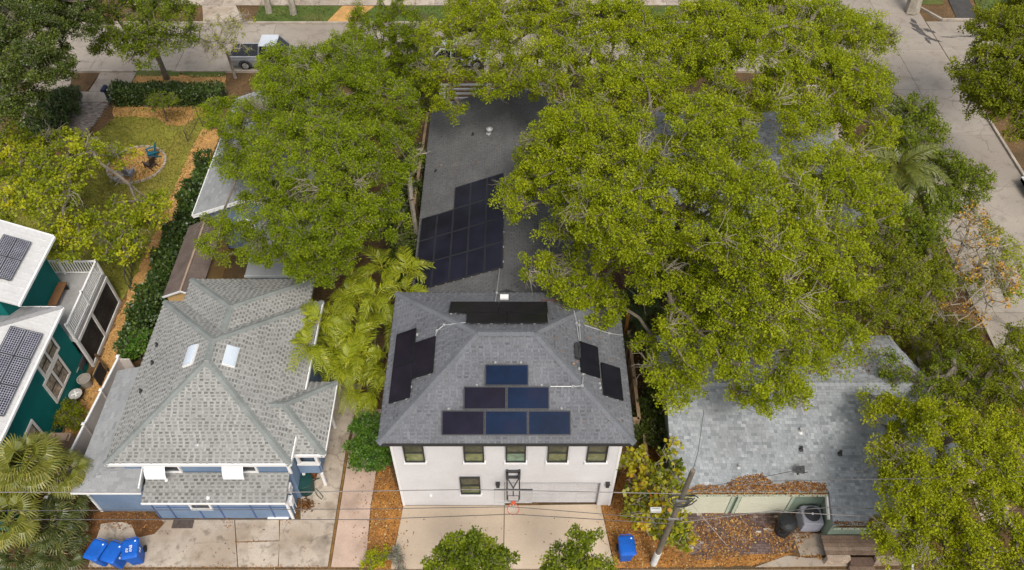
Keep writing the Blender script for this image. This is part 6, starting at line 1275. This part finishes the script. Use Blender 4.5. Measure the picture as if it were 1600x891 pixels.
tree('shrub', 'fresh green bush between the pink driveway and the white garage house', g(576,718), lobes_px([(566,705,1.3,22,.9),(590,690,1.3,22,.9),(575,670,1.5,20,.9),(585,712,1.0,20,.9)]), FRES, .15, 130, .42, .38, .05, cat='shrub', low=-.6, holes=.02)
tree('young_tree', 'dense round green tree at the bottom edge before the garage driveway', Vector((-1.5,9.7,0)), lobes_px([(732,868,6.2,36,.8),(700,888,5.8,28,.8),(768,880,5.8,26,.8),(712,862,6,26,.8),(690,868,5.7,16,.8),(790,884,5.6,18,.8)]), MIDL, .15, 150, .5, .42, .09, holes=.05, tj=.16)
tree('young_tree', 'loose branching green tree at the bottom edge, right of the round one', Vector((2.2,9.75,0)), lobes_px([(878,880,5.4,24,.8),(905,850,5.6,16,.8),(925,845,5.6,12,.8),(915,880,5.2,18,.8),(862,888,5.2,14,.8),(945,890,5.0,14,.8),(890,868,5.5,18,.8)]), MIDL, .14, 110, .40, .36, .06, holes=.05, tj=.16)
tree('shrub', 'low yellow green weed clump at the foot of the orange mulch strip', g(588,878), lobes_px([(585,875,.3,14,.8),(600,868,.4,10,.8),(578,882,.2,12,.8)]), YELL, .10, 70, .3, .25, .02, cat='shrub', low=-.2)
tree('shrub', 'pale grey leafed weed beside the driveway corner', g(622,880), lobes_px([(620,872,.4,12,.8),(630,885,.3,10,.8)]), leafmat('pale_weed',[(0,(.12,.13,.08)),(1,(.4,.38,.3))],.2,.03), .09, 50, .3, .24, .02, cat='shrub', low=-.2)
SGB = lobes_px([(985,722,3,16,.8),(1012,710,3.2,18,.8),(1045,712,3.2,20,.8),(1068,708,3,12,.8),(985,768,2.6,20,.8),(1030,765,2.8,34,.8),(1000,805,2.2,24,.8),(1045,815,2,30,.8),(1065,838,1.4,18,.8),(1020,735,3,20,.8)])
tree('sea_grape_tree', 'sea grape tree with big yellow and green leaves beside the utility pole', g(1032,800), SGB, SEAG, .26, 21, .48, .42, .045, bark=BARKP, twigs=5, holes=.3, tj=.2, wid=.46, inner=.4, low=-.5)
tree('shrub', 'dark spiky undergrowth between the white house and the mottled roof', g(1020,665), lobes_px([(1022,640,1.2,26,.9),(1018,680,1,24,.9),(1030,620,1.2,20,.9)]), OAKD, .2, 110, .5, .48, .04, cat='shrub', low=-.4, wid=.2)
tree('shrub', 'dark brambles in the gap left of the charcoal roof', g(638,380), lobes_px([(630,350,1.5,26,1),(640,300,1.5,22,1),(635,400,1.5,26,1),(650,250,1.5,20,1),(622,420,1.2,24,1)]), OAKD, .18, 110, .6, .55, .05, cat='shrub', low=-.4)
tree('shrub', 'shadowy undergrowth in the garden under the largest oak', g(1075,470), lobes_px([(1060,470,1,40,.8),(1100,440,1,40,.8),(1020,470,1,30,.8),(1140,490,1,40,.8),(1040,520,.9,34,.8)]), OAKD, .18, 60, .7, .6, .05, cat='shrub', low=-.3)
tree('shrub', 'scruffy olive bush at the foot of the teal wall', g(108,652), lobes_px([(108,645,.8,16,.9),(95,655,.8,12,.9),(118,660,.6,12,.9)]), OLIV, .12, 70, .35, .3, .03, cat='shrub', low=-.5)
tree('shrub', 'bright green shrub at the near end of the diagonal hedge', g(215,556), lobes_px([(215,545,.8,18,.9),(222,530,.8,14,.9),(205,560,.6,14,.9)]), FRES, .17, 60, .38, .34, .03, cat='shrub', low=-.5)
tree('shrub', 'low weedy undergrowth at the right verge below the bare tree', g(1470,520), lobes_px([(1455,510,.6,34,.7),(1430,545,.6,30,.7),(1480,545,.6,30,.7),(1440,590,.6,30,.7),(1500,520,.8,26,.7),(1520,575,.8,28,.7),(1560,600,.7,28,.7),(1420,500,.8,26,.7)]), OLIV, .13, 95, .6, .5, .03, cat='shrub', low=-.2)
dt = tree('dead_tree', 'leafless pale forked tree standing beside the charcoal roof edge', g(652,395), lobes_px([(648,262,5.2,14,.9),(655,240,5.6,12,.9),(632,270,4.8,10,.9)]), DEAD, .1, 10, .5, .3, .13, bark=BARKP, bare=.9, fork=.75, twigs=6)
# far verge trunks whose crowns rise beyond the frame
for px, py, lab in ((421,20,'bare trunked street tree on the far verge, left of its neighbour'),(459,23,'bare trunked street tree on the far verge with stones around its foot'),(1424,19,'thick trunked street tree on the corner verge across the cross street')):
    b = g(px,py); big = px > 1000
    tree('street_tree', lab, b, [(b.x-1,b.y+4.5,9.2,2.6,2.4,1.6),(b.x+1.4,b.y+5.0,9.6,2.4,2.4,1.6)], MIDL, .18, 60, 1.1, .8, .42 if big else .2, bark=BARKP, fork=.55, group='street trees beyond the far kerb')
# palms
def under(px, py, z): q = g(px, py, z); return Vector((q.x, q.y, 0))   # the foot of a plant whose crown is seen there at height z
AR = [feather_mesh('areca_%d' % k, 1.75, 21, .56, ARECA, 1.1, 1.75+.15*k, .034) for k in range(3)]
palm('areca_palm', 'clump of golden green feather palms between the blue house roof and the grey hipped roof', under(562,500,3.4), 3.4, AR, 52, .055, (1.15,.05), stems=9, spread=1.7, scale=.92, trunk_mat=M('palm_cane',(.16,.17,.07),.8))
palm('areca_palm', 'smaller golden feather palm clump behind, below the large leafy tree', under(590,425,4.4), 4.4, AR, 34, .055, (1.1,.0), stems=6, spread=1.5, scale=.9, trunk_mat=MATS['palm_cane'])
palm('areca_palm', 'front feather palm with yellowing fronds beside the blue house porch roof', under(572,578,2.6), 2.6, AR, 22, .05, (1.0,.0), stems=4, spread=.8, scale=.85, trunk_mat=MATS['palm_cane'])
palm('areca_palm', 'feather palm leaning over the sage grey roof edge', under(515,520,4.3), 4.3, AR, 30, .05, (1.1,.0), stems=4, spread=1.1, scale=.9, trunk_mat=MATS['palm_cane'])
QU = [feather_mesh('queen_%d' % k, 2.7, 34, .62, leafmat('queen_leaf',[(0,(.05,.075,.01)),(.5,(.14,.165,.018)),(1,(.27,.26,.04))],.3,.05), .85, 1.4+.1*k, .036) for k in range(2)]
palm('feather_palm', 'feather palm rising among the dark trees beside the cross street', under(1402,265,6.0), 6.0, QU, 26, .13, (1.2,-.35), scale=1.0)
FA = [fan_mesh('sabal_%d' % k, .85, .75, 22, SABAL) for k in range(3)]; FG = [fan_mesh('fan_%d' % k, .62, .6, 18, FANG) for k in range(3)]
palm('sabal_palm', 'big yellow green fan palm left of the vinyl fence, uppermost at lower left', under(45,728,3.6), 3.6, FA, 46, .16, (1.3,-.7), lean=(-.1,.1))
palm('sabal_palm', 'golden tipped fan palm at the left edge below the big fan palm', under(14,812,2.8), 2.8, FA, 30, .15, (1.2,-.8), scale=.85)
palm('fan_palm', 'dark green fan palm beside the brown dirt patch', under(108,785,1.3), 1.3, FG, 20, .09, (1.3,-.4), group='dark green fan palms')
palm('fan_palm', 'dark green fan palm in the middle of the bottom left clump', under(80,822,1.4), 1.4, FG, 22, .09, (1.3,-.4), group='dark green fan palms', scale=1.1)
palm('fan_palm', 'dark green fan palm at the very bottom left beside the alley', under(32,868,1.1), 1.1, FG, 20, .09, (1.3,-.4), group='dark green fan palms')
palm('fan_palm', 'dark green fan palm nearest the row of blue bins', under(92,868,.9), .9, FG, 18, .08, (1.3,-.3), group='dark green fan palms')
palm('fan_palm', 'small seedling fan palm just behind the leftmost blue bin', g(130,845), .5, FG, 7, .04, (1.2,-.1), scale=.7)
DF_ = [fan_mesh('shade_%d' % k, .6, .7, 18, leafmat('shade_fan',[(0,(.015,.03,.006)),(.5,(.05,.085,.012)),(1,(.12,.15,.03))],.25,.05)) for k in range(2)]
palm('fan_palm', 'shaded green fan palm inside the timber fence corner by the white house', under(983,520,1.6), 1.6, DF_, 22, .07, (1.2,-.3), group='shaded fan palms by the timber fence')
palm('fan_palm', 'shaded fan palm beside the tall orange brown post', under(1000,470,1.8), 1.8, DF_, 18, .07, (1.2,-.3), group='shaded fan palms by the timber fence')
# hedges
palm('sabal_palm', 'fan palm with grey tipped leaves tucked between the vinyl fence and the big fan palm', under(98,738,2.6), 2.6, FA, 22, .13, (1.2,-.7), scale=.75)
hedge('hedge', 'clipped dark green hedge along the far side of the front lawn', [tuple(g(183,159).xy),tuple(g(270,159).xy),tuple(g(352,159).xy)], 1.15, 1.05, HEDL, .15, 330, lump=.05)
dp = [g(326,252,.75),g(300,315,.75),g(262,405,.75),g(226,490,.75),g(196,548,.75)]
hedge('hedge', 'shaggy dark green hedge running diagonally beside the mulch path', [(p.x,p.y) for p in dp], .8, 1.2, CLUS, .17, 260, lump=.2)
